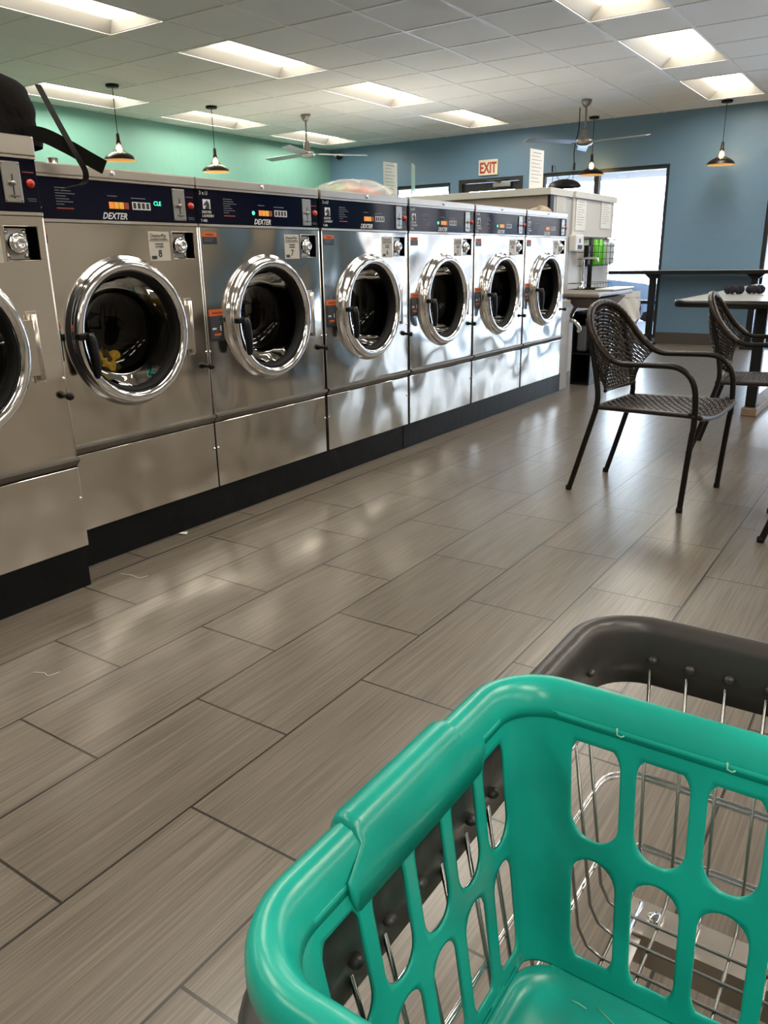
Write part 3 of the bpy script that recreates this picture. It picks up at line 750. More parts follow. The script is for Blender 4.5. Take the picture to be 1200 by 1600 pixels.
# hanging dark dome beyond the partition
dl = empty('hanging_dome', 'dark dome hung on thin wires behind the partition', 'hanging lamp', (-3.74, 9.4, 1.84))
b = MB(); b.lathe([(.195, .0), (.188, .025), (.165, .050), (.12, .072), (.06, .087), (.0005, .092)], 40, 'z'); b.lathe([(.193, .0), (.15, .04), (.0005, .08)], 40, 'z'); b.build('dome_shell', 'black_metal', dl)
b = MB(); b.tube([(-.15, 0, .055), (-.155, 0, .26)], .003, 6); b.tube([(.10, 0, .075), (.11, 0, .26)], .003, 6)
b.tube(spline([(-.13, 0, .25), (-.08, 0, .10), (0, 0, .085), (.06, 0, .12), (.11, 0, .26)], 6), .0025, 6)
b.tube(spline([(.11, 0, .22), (.10, 0, .40), (.14, 0, .62), (.14, 0, HC-1.84)], 6), .006, 8)
b.box((-.165, -.012, .18), (-.145, .012, .25), bev=.003); b.box((.10, -.012, .18), (.12, .012, .26), bev=.003)
b.build('hanger_wires', 'black_metal', dl)

# exit sign, camera
ex = empty('exit_sign', 'exit sign with red letters on the blue wall above the door', 'sign', (-5.345, YW-.032, 2.135))
b = MB(); b.box((0, 0, 0), (.285, .030, .195), bev=.006); b.build('sign_case', 'exit_white', ex)
text('exit_lettering', 'EXIT', .185, (.142, -.001, .030), 'exit_red', ex, xa=(1,0,0), ya=(0,0,1), align='CENTER', bold=.006, sx=.66)
sc = empty('security_camera', 'small dark camera dome high on the blue wall by the green corner', 'camera', (-7.69, YW-.05, 2.56))
b = MB(); b.box((-.07, -.03, .0), (.07, .049, .03), bev=.005); b.build('mount', 'white_plastic', sc)
b = MB(); sphere(b, (0, 0, -.01), (.045, .045, .035), 20, 12); b.build('dome_lens', 'black', sc)

# ------------------------------------------------------------------ pendants, fans
def pendant():
    o = empty('pendant_lamp', '', 'pendant lamp')
    b = MB(); b.lathe([(.0001, 0), (.060, 0), (.060, -.018), (.055, -.024), (.0001, -.024)], 28, 'z'); b.build('canopy', 'black_metal', o)
    b = MB(); b.tube([(0, 0, -.02), (0, 0, -.43)], .0035, 8); b.build('cord', 'black_metal', o)
    b = MB(); b.lathe([(.0001, -.415), (.014, -.415), (.016, -.43), (.018, -.48), (.022, -.485), (.022, -.50), (.0001, -.50)], 18, 'z'); b.build('socket', 'socket', o)
    cg = MB()
    for k in range(6):
        a = k*PI/3; cg.tube(spline([(.020*math.cos(a), .020*math.sin(a), -.495), (.026*math.cos(a), .026*math.sin(a), -.52), (.045*math.cos(a), .045*math.sin(a), -.560), (.062*math.cos(a), .062*math.sin(a), -.578)], 4), .003, 6)
    cg.build('cage', 'socket', o)
    b = MB(); pf = [(.060, -.578), (.075, -.583), (.105, -.598), (.130, -.615), (.146, -.634), (.150, -.648)]
    b.lathe(pf, 48, 'z'); sh = b.build('lamp_shade', 'shade', o)
    b = MB(); b.lathe([(r-.003 if r > .07 else r, z-.003) for r, z in pf], 48, 'z'); b.build('shade_lining', 'shade_in', sh)
    b = MB(); sphere(b, (0, 0, -.545), (.024, .024, .034), 18, 12); b.build('bulb', 'bulb', o)
    return o
pp = [((-6.629, 5.380), 'nearest pendant lamp hanging in front of green wall above washer number 8'), ((-6.707, 6.722), 'second pendant lamp hanging in front of green wall'),
      ((-3.681, 10.10), 'pendant lamp in front of the storefront window beside the right fan'), ((-2.158, 10.02), 'pendant lamp hanging in front of the plain blue wall at right')]
p0 = pendant()
for k, (xy, lab) in enumerate(pp):
    o = p0 if k == 0 else copy_tree(p0); o.location = (*xy, HC); o['label'] = lab; o['group'] = 'dark pendant lamps'
def fan(a0):
    o = empty('ceiling_fan', '', 'ceiling fan')
    b = MB(); b.lathe([(.0001, 0), (.055, 0), (.055, -.012), (.038, -.055), (.016, -.075), (.0001, -.076)], 28, 'z'); b.build('canopy', 'nickel', o)
    b = MB(); b.tube([(0, 0, -.06), (0, 0, -.30)], .011, 12); b.build('downrod', 'nickel', o)
    b = MB(); b.lathe([(.0001, -.285), (.030, -.285), (.036, -.30), (.040, -.365), (.085, -.385), (.092, -.40), (.092, -.425), (.075, -.445), (.03, -.455), (.0001, -.456)], 36, 'z'); b.build('motor_housing', 'nickel', o)
    for k in range(3):
        a = math.radians(a0+120*k); T = Matrix.Rotation(a, 4, 'Z') @ Matrix.Translation((0, 0, -.415)) @ Matrix.Rotation(math.radians(12), 4, 'X')
        b = MB(); b.box((.07, -.014, -.003), (.17, .014, .003), T=T); b.box((.14, -.055, -.004), (.72, .055, .004), T=T, bev=.003); b.build('blade', 'blade', o)
    return o
f1 = fan(50); f1.location = (-6.256, 7.76, HC); f1['label'] = 'left ceiling fan in front of the mint green wall corner'; f1['group'] = 'three blade ceiling fans'
f2 = fan(-7); f2.location = (-3.374, 9.0, HC); f2['label'] = 'right ceiling fan in front of the blue wall above the window'; f2['group'] = 'three blade ceiling fans'

# ------------------------------------------------------------------ wicker chairs
def arc_pts(side):
    s = side
    return [(.575, s*.245, .36), (.575, s*.245, .45), (.567, s*.245, .53), (.545, s*.245, .582), (.505, s*.245, .615), (.455, s*.245, .627), (.35, s*.244, .625), (.24, s*.242, .622), (.19, s*.240, .634)]
RIM = [(.19, -.240, .634), (.13, -.233, .685), (.075, -.212, .755), (.040, -.170, .815), (.020, -.10, .852), (.012, 0, .866), (.020, .10, .852), (.040, .170, .815), (.075, .212, .755), (.13, .233, .685), (.19, .240, .634)]
rimS = spline(RIM, 10)
def rimp(u):
    x = u*(len(rimS)-1); i = min(int(x), len(rimS)-2); return rimS[i].lerp(rimS[i+1], x-i)
def back_surface(u, v):
    """u across, v from rim (0) down to the bottom edge (1)"""
    t = rimp(u); y = (u-.5)*2
    bot = Vector((.135-.035*(1-y*y), y*.165, .475+.01*y*y))
    p = t.lerp(bot, v); p.x += -.030*math.sin(v*PI)*(1-y*y*.5)
    p.y *= 1-.05*math.sin(v*PI)
    return p
def chair():
    o = empty('wicker_chair', '', 'chair')
    for s in (1, -1):
        b = MB(); b.tube(spline([(.552, s*.245, 0.0), (.560, s*.245, .15), (.572, s*.245, .34), (.575, s*.245, .36), (.576, s*.245, .40)], 5), .0125, 12)
        b.lathe([(.0001, 0), (.0145, 0), (.0145, .018), (.0127, .02)], 12, 'z', (.552, s*.245, 0)); b.build('leg', 'tube', o)
        b = MB(); b.tube(spline([(0, s*.205, 0), (.045, s*.204, .16), (.100, s*.20, .36), (.113, s*.198, .42), (.113, s*.195, .48), (.092, s*.19, .58), (.060, s*.185, .70), (.035, s*.178, .806)], 5), .0125, 12)
        b.lathe([(.0001, 0), (.0145, 0), (.0145, .018), (.0127, .02)], 12, 'z', (0, s*.205, 0)); b.build('leg', 'tube', o)
        b = MB(); b.tube(spline([(.576, s*.245, .39)]+arc_pts(s)[1:], 6), .0125, 12); b.build('armrest', 'tube', o)
    b = MB(); P = [rimp(k/80) for k in range(81)]
    b.tube(P, [.016+.0012*math.sin(k*2.2) for k in range(81)], 10); b.build('back_rim', 'wicker', o)
    # woven back: flat strands running over and under the stakes
    w_ = MB(); rows = 26; ns = 84; stakes = 15
    for r in range(rows):
        v0 = (r+.06)/rows; v1 = (r+.94)/rows; ph = (r % 2)*PI; strip = []
        for k in range(ns+1):
            u = .005+.99*k/ns; off = .0045*math.cos(u*stakes*PI+ph)
            a = back_surface(u, v0); c_ = back_surface(u, v1)
            du = back_surface(min(u+.01, 1), (v0+v1)/2)-back_surface(max(u-.01, 0), (v0+v1)/2)
            n = du.cross(c_-a).normalized(); m_ = (a+c_)/2+n*(off+.002)
            strip.append((a+n*off, m_, c_+n*off))
        vs = [p for t3 in strip for p in t3]
        fs = []
        for k in range(ns):
            fs += [(k*3, (k+1)*3, (k+1)*3+1, k*3+1), (k*3+1, (k+1)*3+1, (k+1)*3+2, k*3+2)]
        w_.sm = True; w_.add(vs, fs); w_.sm = False
    for k in range(stakes+1):
        u = .01+.98*k/stakes; w_.tube([back_surface(u, v/12) for v in range(13)], .003, 5)
    w_.tube([back_surface(k/40, 1) for k in range(41)], .009, 8)
    ob = w_.build('backrest', 'wicker', o)
    md = ob.modifiers.new('thick', 'SOLIDIFY'); md.thickness = .0018
    # seat
    st = MB()
    def sp(u, v):   # u back->front, v across
        x = .105+u*.485; hw = .195+.035*u
        y = (v-.5)*2*hw
        z = .418-.010*math.sin(u*PI)*(1-((v-.5)*2)**2)+.012*u
        z -= .030*max(0, (u-.82)/.18)**2*(1-((v-.5)*2)**2*.9)
        return Vector((x, y, z))
    rows = 30
    for r in range(rows):
        u0 = (r+.06)/rows; u1 = (r+.94)/rows; ph = (r % 2)*PI; vs = []
        for k in range(61):
            v = k/60; off = .0040*math.cos(v*17*PI+ph)
            a = sp(u0, v); c_ = sp(u1, v); a.z += off; c_.z += off; m_ = (a+c_)/2; m_.z += .0015
            vs += [a, m_, c_]
        fs = []
        for k in range(60): fs += [(k*3, (k+1)*3, (k+1)*3+1, k*3+1), (k*3+1, (k+1)*3+1, (k+1)*3+2, k*3+2)]
        st.sm = True; st.add(vs, fs); st.sm = False
    for k in range(18): st.tube([sp(j/14, k/17) for j in range(15)], .003, 5)
    st.tube([sp(1, k/24)-Vector((0, 0, .008)) for k in range(25)], .011, 8); st.tube([sp(0, k/24)-Vector((0, 0, .006)) for k in range(25)], .010, 8)
    for s in (0, 1): st.tube([sp(k/20, s)-Vector((0, 0, .006)) for k in range(21)], .011, 8)
    ob = st.build('seat', 'wicker', o); md = ob.modifiers.new('thick', 'SOLIDIFY'); md.thickness = .0018
    for s in (1, -1):
        b = MB(); b.tube([(.57, s*.222, .425), (.574, s*.245, .425)], .008, 8); sphere(b, (.574, s*.259, .425), .008, 10, 6); sphere(b, (.555, s*.235, .43), .012, 10, 6); b.build('bolt', 'tube', o)
    return o
ch = chair(); ch.location = (-1.277, 3.719, 0); ch.rotation_euler = (0, 0, math.radians(-6.2))
ch['label'] = 'dark brown wicker armchair standing alone in front of the washers'; ch['group'] = 'wicker armchairs'
c2 = copy_tree(ch); c2.location = (-.995, 4.70, 0); c2.rotation_euler = (0, 0, math.radians(5)); c2['label'] = 'dark wicker armchair pushed up under the table end'; c2['group'] = 'wicker armchairs'
c3 = copy_tree(ch); c3.location = (-.405, 3.40, 0); c3.rotation_euler = (0, 0, math.radians(4)); c3['label'] = 'armchair at the right edge with only one foot showing'; c3['group'] = 'wicker armchairs'

# ------------------------------------------------------------------ table
tb = empty('long_table', 'long laminate table with black edge at the right', 'table', (-.90, 5.70, 0))
b = MB(); zt = .775
def rrect(x0, x1, y0, y1, r, n=8):
    pts = []
    for (cx, cy, a0) in ((x1-r, y1-r, 0), (x0+r, y1-r, 90), (x0+r, y0+r, 180), (x1-r, y0+r, 270)):
        for k in range(n+1):
            a = math.radians(a0+90*k/n); pts.append((cx+r*math.cos(a), cy+r*math.sin(a)))
    return pts
pts = rrect(-.540, .540, 0.02, 3.18, .075); n = len(pts)
b.add([(x, y, zt) for x, y in pts]+[(x, y, zt-.03) for x, y in pts], [tuple(range(n)), tuple(range(2*n-1, n-1, -1))]+[(k, (k+1) % n, n+(k+1) % n, n+k) for k in range(n)])
b.build('table_top', 'table_top', tb)
b = MB(); b.tube([(x*1.003, y, zt-.022) for x, y in rrect(-.540, .540, .020, 3.180, .075)], .024, 12, closed=True, flat=(.55, 1)); b.build('edge_band', 'edge', tb)
for yy in (.20, 2.85):
    b = MB(); b.box((-.035, yy-.035, .06), (.035, yy+.035, zt-.05), bev=.006); b.box((-.30, yy-.03, zt-.06), (.30, yy+.03, zt-.035)); b.build('table_post', 'black_metal', tb)
b = MB(); b.box((-.05, .13, 0), (.05, 3.05, .055), bev=.006); b.build('foot_rail', 'wood', tb)
# scrunchies
def scrunch(c, R_, r, seed, label):
    rnd = random.Random(seed); b = MB(); n = 64; ph = rnd.uniform(0, 6)
    b.grid(lambda u, v: ((R_+r*(1+.28*math.sin(u*2*PI*11+ph+2*math.sin(v*2*PI)))*math.cos(v*2*PI))*math.cos(u*2*PI)*1.0, (R_+r*(1+.28*math.sin(u*2*PI*11+ph))*math.cos(v*2*PI))*math.sin(u*2*PI)*1.0, r*(1.2+.3*math.sin(u*2*PI*7+ph))*math.sin(v*2*PI)), n*2, 14)
    return tag(b.build('hair_scrunchie', 'scrunchie', loc=c), label, 'scrunchie', 'scrunchies on the table')
scrunch((-1.245, 6.70, zt+.035), .046, .023, 1, 'left of the dark crumpled scrunchies lying on the long table')
scrunch((-1.105, 6.76, zt+.034), .043, .022, 2, 'right of the dark crumpled scrunchies lying on the long table')

# counter along the window wall
ct = empty('wall_counter', 'narrow black standing counter along the blue wall and window', 'counter', (-3.35, 10.02, 0))
b = MB(); b.box((0, 0, .868), (5.6, .30, .892), bev=.008); b.build('counter_top', 'table_top', ct)
b = MB(); b.box((0, -.004, .846), (5.6, .004, .890), bev=.003); b.build('counter_edge', 'edge', ct)
for xx in (.52, 1.68, 3.1, 4.5):
    b = MB(); b.box((xx-.035, .09, 0.02), (xx+.035, .16, .85)); b.box((xx-.075, .04, 0), (xx+.075, .21, .03), bev=.006)
    b.add([(xx-.12, .10, .865), (xx+.12, .10, .865), (xx+.035, .10, .79), (xx-.035, .10, .79), (xx-.12, .15, .865), (xx+.12, .15, .865), (xx+.035, .15, .79), (xx-.035, .15, .79)], [(0,1,2,3),(7,6,5,4),(0,4,5,1),(1,5,6,2),(2,6,7,3),(3,7,4,0)])
    b.build('counter_post', 'black_metal', ct)

# ------------------------------------------------------------------ laundry cart (grey rim, chrome wire)
CX0, CX1, CY0, CY1 = -.313, .50, .222, .977; RZ = .615
cart = empty('laundry_cart', 'chrome wire laundry cart with grey plastic rim', 'laundry cart', (.09, .54, 0))
def W(x, y, z): return (x-.09, y-.54, z)
def rr(x0, x1, y0, y1, r, n=10):
    return rrect(x0, x1, y0, y1, r, n)
b = MB()
prof = [(-.029, -.078), (-.033, -.034), (-.030, -.006), (-.024, .006), (-.013, .011), (-.002, .007), (.003, -.003), (.002, -.014), (-.004, -.018)]
m_ = len(prof); P0 = rr(CX0, CX1, CY0, CY1, .095, 10); n = len(P0); vs = []
for (x, y) in P0:
    ins = []
cx, cy = (CX0+CX1)/2, (CY0+CY1)/2
vs = []
for o_, h_ in prof:
    r_ = max(.02, .095+o_); vs += [W(x, y, RZ+h_) for x, y in rr(CX0-o_, CX1+o_, CY0-o_, CY1+o_, r_, 10)]
fs = [(i*n+k, i*n+(k+1) % n, (i+1)*n+(k+1) % n, (i+1)*n+k) for i in range(m_-1) for k in range(n)]
b.sm = True; b.add(vs, fs); b.sm = False
rm = b.build('cart_rim', 'rim_grey', cart); md = rm.modifiers.new('thick', 'SOLIDIFY'); md.thickness = .0028
gx = [-.225+.0465*k for k in range(15)]; gy = [.315+.046*k for k in range(13)]
def rivet(x, y, dx, dy):
    d = MB(); sphere(d, W(x, y, RZ-.038), (dx, dy, .0055), 10, 6); d.build('rivet', 'rim_grey', rm)
for x in gx:
    for yy in (CY1-.036, CY0+.036): rivet(x+.004, yy, .007, .0065)
for y in gy:
    for xx in (CX0+.036, CX1-.036): rivet(xx, y, .0065, .007)
wb = MB(); r_w = .0023; zb = .255
def uwire(pts): wb.tube(pts, r_w, 6)
tp = .030; bt = .078    # inset of the wires at the top and at the bottom
for x in gx:
    xb = cx+(x-cx)*.93
    uwire([W(x, CY1-tp, RZ-.055), W(xb, CY1-bt, zb+.03), W(xb, CY1-bt-.012, zb+.008), W(xb, CY1-bt-.03, zb), W(xb, CY0+bt+.03, zb), W(xb, CY0+bt, zb+.03), W(x, CY0+tp, RZ-.055)])
for y in gy:
    yb = cy+(y-cy)*.90
    uwire([W(CX0+tp, y, RZ-.055), W(CX0+bt, yb, zb+.034), W(CX0+bt+.012, yb, zb+.012), W(CX0+bt+.03, yb, zb+.004), W(CX1-bt-.03, yb, zb+.004), W(CX1-bt, yb, zb+.034), W(CX1-tp, y, RZ-.055)])
wb.build('wire_basket', 'wire', cart)
hb = MB()
for z in (.510, .413, .313):
    k = (RZ-z)/(RZ-zb); ins = tp+(bt-tp)*k-.003
    for dz in (-.0035, .0035):
        hb.tube([W(x, y, z+dz) for x, y in rr(CX0+ins, CX1-ins, CY0+ins, CY1-ins, .05, 6)], .0024, 6, closed=True)
hb.build('hoop_wires', 'chrome', cart)
fb = MB()   # thicker runner wires under the floor grid
for x in (-.19, -.117, -.044, .03, .10, .17, .24, .31, .38): fb.tube([W(x, CY1-bt-.02, zb-.006), W(x, CY0+bt+.02, zb-.006)], .0034, 8)
fb.build('floor_runners', 'chrome', cart)
fr = MB(); yb = .885; zc = .218
fr.box(W(-.21, yb-.030, zc), W(.44, yb+.030, zc+.004)); fr.box(W(-.21, yb-.028, zc-.048), W(.44, yb+.000, zc-.001)); fr.box(W(-.21, .29, zc-.048), W(.44, .32, zc-.001))
fr.box(W(-.21, .32, zc-.048), W(-.18, yb-.028, zc-.001)); fr.box(W(.41, .32, zc-.048), W(.44, yb-.028, zc-.001))
fr.build('chassis', 'steel_trim', cart)
for x in (-.172, .40):
    k = MB(); k.lathe([(.0001, zc+.004), (.011, zc+.004), (.011, zc+.008), (.008, zc+.011), (.0001, zc+.011)], 16, 'z', W(x, yb+.004, 0)); k.build('bolt', 'chrome', cart)
for (x, y) in ((-.195, .82), (.425, .82), (-.195, .305), (.425, .305)):
    l = MB(); l.box(W(x-.016, y-.016, .10), W(x+.016, y+.016, zc-.049), bev=.003); lo = l.build('leg', 'grey_plate', cart)
    k = MB(); k.tube([W(x+.02-.012, y, .045), W(x+.02+.012, y, .045)], .045, 20); k.build('caster_wheel', 'rubber', lo)
    k = MB(); k.box(W(x+.003, y-.02, .04), W(x+.006, y+.02, .105)); k.box(W(x+.034, y-.02, .04), W(x+.037, y+.02, .105)); k.box(W(x+.003, y-.02, .100), W(x+.037, y+.02, .104)); k.build('caster_fork', 'chrome', lo)

# ------------------------------------------------------------------ teal basket
BX0, BX1, BY0, BY1 = -.297, .352, .236, .652; TZ = .690
bs = empty('laundry_basket', 'teal plastic laundry basket with rounded slots resting in the cart', 'laundry basket', ((BX0+BX1)/2, (BY0+BY1)/2, .395))
OB = Vector(((BX0+BX1)/2, (BY0+BY1)/2, .395))
ZF = .395; ZW = .668       # floor and top of the flat wall
TAP = .145
def wall_in(z): return .027+TAP*max(0, (ZW-z))    # inset of the wall from the outer rim line
LX = BX1-BX0; LY = BY1-BY0
def wall_pt(side, s, z, off=0):
    """s: signed distance from the middle of that side at the top of the wall"""
    i = wall_in(z)+off; k = 1-(wall_in(z)-.027)*.9/.30
    if side == 'back': return Vector(((BX0+BX1)/2+s*k, BY1-i, z))-OB
    if side == 'front': return Vector(((BX0+BX1)/2-s*k, BY0+i, z))-OB
    if side == 'left': return Vector((BX0+i, (BY0+BY1)/2+s*k, z))-OB
    return Vector((BX1-i, (BY0+BY1)/2-s*k, z))-OB
def slot_cell(mb, side, s0, s1, z0, z1, hw, za, zb_, nx=6, nz=14, rings=3):
    """a piece of the wall with one stadium shaped slot"""
    sc_ = (s0+s1)/2; out = []
    for k in range(nx): out.append((s0+(s1-s0)*k/nx, z0))
    for k in range(nz): out.append((s1, z0+(z1-z0)*k/nz))
    for k in range(nx): out.append((s1-(s1-s0)*k/nx, z1))
    for k in range(nz): out.append((s0, z1-(z1-z0)*k/nz))
    inn = []
    for (s, z) in out:
        d = Vector((s-sc_, z-(za+zb_)/2)); hh = (zb_-za)/2-hw
        # direction in stadium space: scale the rectangle on to the stadium
        a = d.x/((s1-s0)/2); c_ = d.y/((z1-z0)/2)
        px, pz = a*hw, c_*(hh+hw)
        # project on the stadium outline
        if abs(pz) <= hh*.98 and abs(a) > .999: q = Vector((hw*(1 if a > 0 else -1), pz))
        else:
            cz_ = hh if pz > 0 else -hh
            v = Vector((px, max(abs(pz)-hh, 0)*(1 if pz > 0 else -1)))
            if abs(c_) > .999: 
                t_ = a*PI/2*.5*2*.5*1.0
                ang = a*PI/4*1.0
                v = Vector((math.sin(ang*1.0), math.cos(ang)*(1 if pz > 0 else -1)))
            else:
                # side points near the corners continue the arc
                f_ = (abs(c_)-hh/(hh+hw))/(1-hh/(hh+hw)); ang = PI/2-f_*PI/4
                v = Vector((math.sin(ang)*(1 if a > 0 else -1), math.cos(ang)*(1 if pz > 0 else -1)))
            q = Vector((0, cz_))+v.normalized()*hw
        inn.append((sc_+q.x, (za+zb_)/2+q.y))
    n_ = len(out); vs = []
    for r in range(rings+1):
        t_ = r/rings
        for (a, c_) in zip(out, inn): vs.append(wall_pt(side, a[0]*(1-t_)+c_[0]*t_, a[1]*(1-t_)+c_[1]*t_))
    fs = [(r*n_+k, r*n_+(k+1) % n_, (r+1)*n_+(k+1) % n_, (r+1)*n_+k) for r in range(rings) for k in range(n_)]
    mb.add(vs, fs)
body = MB(); body.sm = True
ZR = (.4135, .542, .661)   # borders of the two rows of slots
def side_wall(side, L, pitch, nslot, hw):
    half = nslot*pitch/2; e = L/2-.027; ee_ = e-.040
    cr = .040                      # corner radius
    for k in range(nslot):
        s0 = -half+k*pitch; s1 = s0+pitch
        slot_cell(body, side, s0, s1, ZR[1], ZR[2], hw, .551, .653)
        slot_cell(body, side, s0, s1, ZR[0], ZR[1], hw*.96, .4215, .533)
    # solid strips next to the corners
    for sg in (-1, 1):
        a, b_ = sg*half, sg*(e-cr)
        for (za, zb2, nn) in ((ZR[0], ZR[1], 14), (ZR[1], ZR[2], 14)):
            body.grid(lambda u, v: wall_pt(side, a+(b_-a)*u, za+(zb2-za)*v), 3, nn)
    SL = [-ee_+(ee_-half)*q/3 for q in range(3)]+[-half+2*half*q/(nslot*6) for q in range(nslot*6)]+[half+(ee_-half)*q/3 for q in range(4)]
    ee = e-cr
    nsl = nslot*6
    def strip(za, zb2, nn):
        body.grid(lambda u, v: wall_pt(side, SL[int(round(u*(len(SL)-1)))], za+(zb2-za)*v), len(SL)-1, nn)
    strip(ZF+.012, ZR[0], 3); strip(ZR[2], ZW, 2)
    return ee
eb = side_wall('back', LX, .0625, 8, .0240); side_wall('front', LX, .0625, 8, .0240)
el = side_wall('left', LY, .0590, 5, .0218); side_wall('right', LY, .0590, 5, .0218)
ZL = [ZF+.012+(ZR[0]-ZF-.012)*q/3 for q in range(3)]+[ZR[0]+(ZR[1]-ZR[0])*q/14 for q in range(14)]+[ZR[1]+(ZR[2]-ZR[1])*q/14 for q in range(14)]+[ZR[2]+(ZW-ZR[2])*q/2 for q in range(3)]
# rounded corners between the sides
def corner(sa, ea, sb, eb_):
    def fn(u, v):
        z = ZL[int(round(v*(len(ZL)-1)))]
        A = wall_pt(sa, ea, z); B = wall_pt(sb, eb_, z)
        # corner point of the two wall planes
        if sa in ('left', 'right'): Cn = Vector((A.x, B.y, A.z))
        else: Cn = Vector((B.x, A.y, A.z))
        # circular-ish quadratic blend
        w1, w2, w3 = (1-u)**2, 2*u*(1-u)*.75, u**2
        return (A*w1+Cn*w2+B*w3)/(w1+w2+w3)
    body.grid(fn, 8, len(ZL)-1)
corner('left', el, 'back', -eb); corner('back', eb, 'right', -el); corner('right', el, 'front', -eb); corner('front', eb, 'left', -el)
# floor with a rounded edge and a raised step
def ring_at(z, inset, r):
    i = wall_in(z)+inset; return [Vector((x, y, z))-OB for x, y in rrect(BX0+i, BX1-i, BY0+i, BY1-i, r, 8)]
lv = [ring_at(ZF+.012, -.0005, .042), ring_at(ZF+.004, .004, .040), ring_at(ZF, .014, .036), ring_at(ZF, .034, .030), ring_at(ZF-.008, .040, .028), ring_at(ZF-.008, .10, .02)]
n = len(lv[0]); vs = [p for l in lv for p in l]
body.add(vs, [(i*n+k, i*n+(k+1) % n, (i+1)*n+(k+1) % n, (i+1)*n+k) for i in range(len(lv)-1) for k in range(n)]+[tuple((len(lv)-1)*n+k for k in range(n))])
bo = body.build('basket_body', 'teal', bs)
wd = bo.modifiers.new('weld', 'WELD'); wd.merge_threshold = .0006
md = bo.modifiers.new('thick', 'SOLIDIFY'); md.thickness = .0032; md.offset = 0
# rolled rim
RP = [(.0285, -.030), (.0265, -.020), (.021, -.010), (.0145, -.002), (.006, .000), (.0, -.004), (-.003, -.012), (-.0035, -.024), (-.001, -.030)]
def rim_ring(ins, h): 
    return [Vector((x, y, TZ+h))-OB for x, y in rrect(BX0+ins, BX1-ins, BY0+ins, BY1-ins, max(.03, .070-ins), 12)]
rim = MB(); rim.sm = True; lv = [rim_ring(i, h) for i, h in RP]; n = len(lv[0])
rim.add([p for l in lv for p in l], [(i*n+k, i*n+(k+1) % n, (i+1)*n+(k+1) % n, (i+1)*n+k) for i in range(len(lv)-1) for k in range(n)])
ro = rim.build('basket_rim', 'teal', bs); md = ro.modifiers.new('thick', 'SOLIDIFY'); md.thickness = .003; md.offset = 0
# hand grips: raised sleeves on both short rims
def grip(side):
    h = MB(); ya, yb2 = -.076, .074
    sgn = 1 if side == 'left' else -1
    pr = [(.0325, -.050), (.0300, -.026), (.024, -.008), (.0155, .0025), (.006, .0055), (-.004, .001), (-.0085, -.010), (-.009, -.026), (-.006, -.036)]
    def fn(u, v):
        i, hh = pr[int(round(v*8))]; y = ya+(yb2-ya)*u
        e = min(1, min(u, 1-u)*30); e = math.sqrt(e)
        i0, h0 = RP[int(round(v*8))]
        i = i0+.001+(i-i0)*e if v > .2 else i; hh = h0+(hh-h0)*e+.0006
        x = BX0+i if side == 'left' else BX1-i
        return Vector((x, (BY0+BY1)/2+y*(1+.35*(v < .15)), TZ+hh))-OB
    h.grid(fn, 40, 8); ho = h.build('hand_grip', 'teal', bs); md = ho.modifiers.new('thick', 'SOLIDIFY'); md.thickness = .0025; md.offset = 0
grip('left'); grip('right')
# small pale moulding nicks under the rim
for k, x in enumerate((-.246, -.170, -.076)):
    b = MB(); p_ = Vector((x, BY1-.0295, .664))-OB
    b.tube([p_+Vector((-.0015, 0, .006)), p_+Vector((-.001, -.0006, 0)), p_+Vector((.003, -.0006, -.0012)), p_+Vector((.0055, 0, .0005))], .0008, 6); b.build('mould_nick', 'scuff', bs)

rs = random.Random(5)
for k in range(9):
    x = -.205+.03*k+rs.uniform(-.01, .01); y = .572-.006*k*rs.random(); L_ = rs.uniform(.008, .022); a = rs.uniform(-.6, .6)
    p_ = Vector((x, y, ZF+.0022))-OB; b = MB()
    b.tube([p_-Vector((L_*math.cos(a), L_*math.sin(a), 0)), p_+Vector((0, .001, 0)), p_+Vector((L_*math.cos(a), L_*math.sin(a), 0))], .0007, 5); b.build('scratch', 'scuff', bs)

# ------------------------------------------------------------------ litter on the floor
b = MB(); b.add([(-2.445, 2.085, .001), (-2.42, 2.10, .004), (-2.405, 2.08, .002), (-2.43, 2.06, .006)], [(0, 1, 2, 3)]); o = b.build('paper_scrap', 'white_paper'); md = o.modifiers.new('t', 'SOLIDIFY'); md.thickness = .0008
tag(o, 'tiny white paper scrap on the floor before the black base', 'paper scrap')
for k, (x, y, L_, lab) in enumerate(((-2.22, 1.66, .07, 'pale curled thread on the floor near the base step'), (-1.86, 1.06, .04, 'pale bit of lint on the floor at the lower left edge'))):
    b = MB(); b.tube(spline([(x-L_, y-.01, .0012), (x-.3*L_, y+.004, .0012), (x+.3*L_, y+.001, .0012), (x+.5*L_, y+.03, .0012)], 6), .0008, 5); tag(b.build('thread', 'white_paper'), lab, 'thread')

# ------------------------------------------------------------------ outside
struct(MB().box((-40, YW+.15, -.12), (40, 70, -.02)).build('ground_outside', 'concrete'), 'pale sunlit pavement outside')
struct(MB().box((-12, YW+.15, 2.22), (8, 13.3, 2.45)).build('trim_4', 'soffit'), 'tan awning edge outside the windows')
car = empty('parked_car', 'pale blue car parked outside the storefront window', 'car', (-4.9, 13.2, -.02))
b = MB()
prof = [(-2.1, .35), (-2.1, .75), (-1.9, .85), (-1.2, .90), (-.8, 1.35), (-.4, 1.40), (.25, .80), (1.35, .68), (1.62, .58), (1.66, .35), (1.3, .25), (-1.8, .25)]
n = len(prof); vs = [(x, -.85, z) for x, z in prof]+[(x, .85, z) for x, z in prof]
b.add(vs, [tuple(range(n)), tuple(range(2*n-1, n-1, -1))]+[(k, (k+1) % n, n+(k+1) % n, n+k) for k in range(n)]); b.build('car_body', 'car_blue', car)
b = MB(); b.box((-1.0, -.87, .92), (-.4, -.85, 1.25)); b.build('side_window', 'car_glass', car)
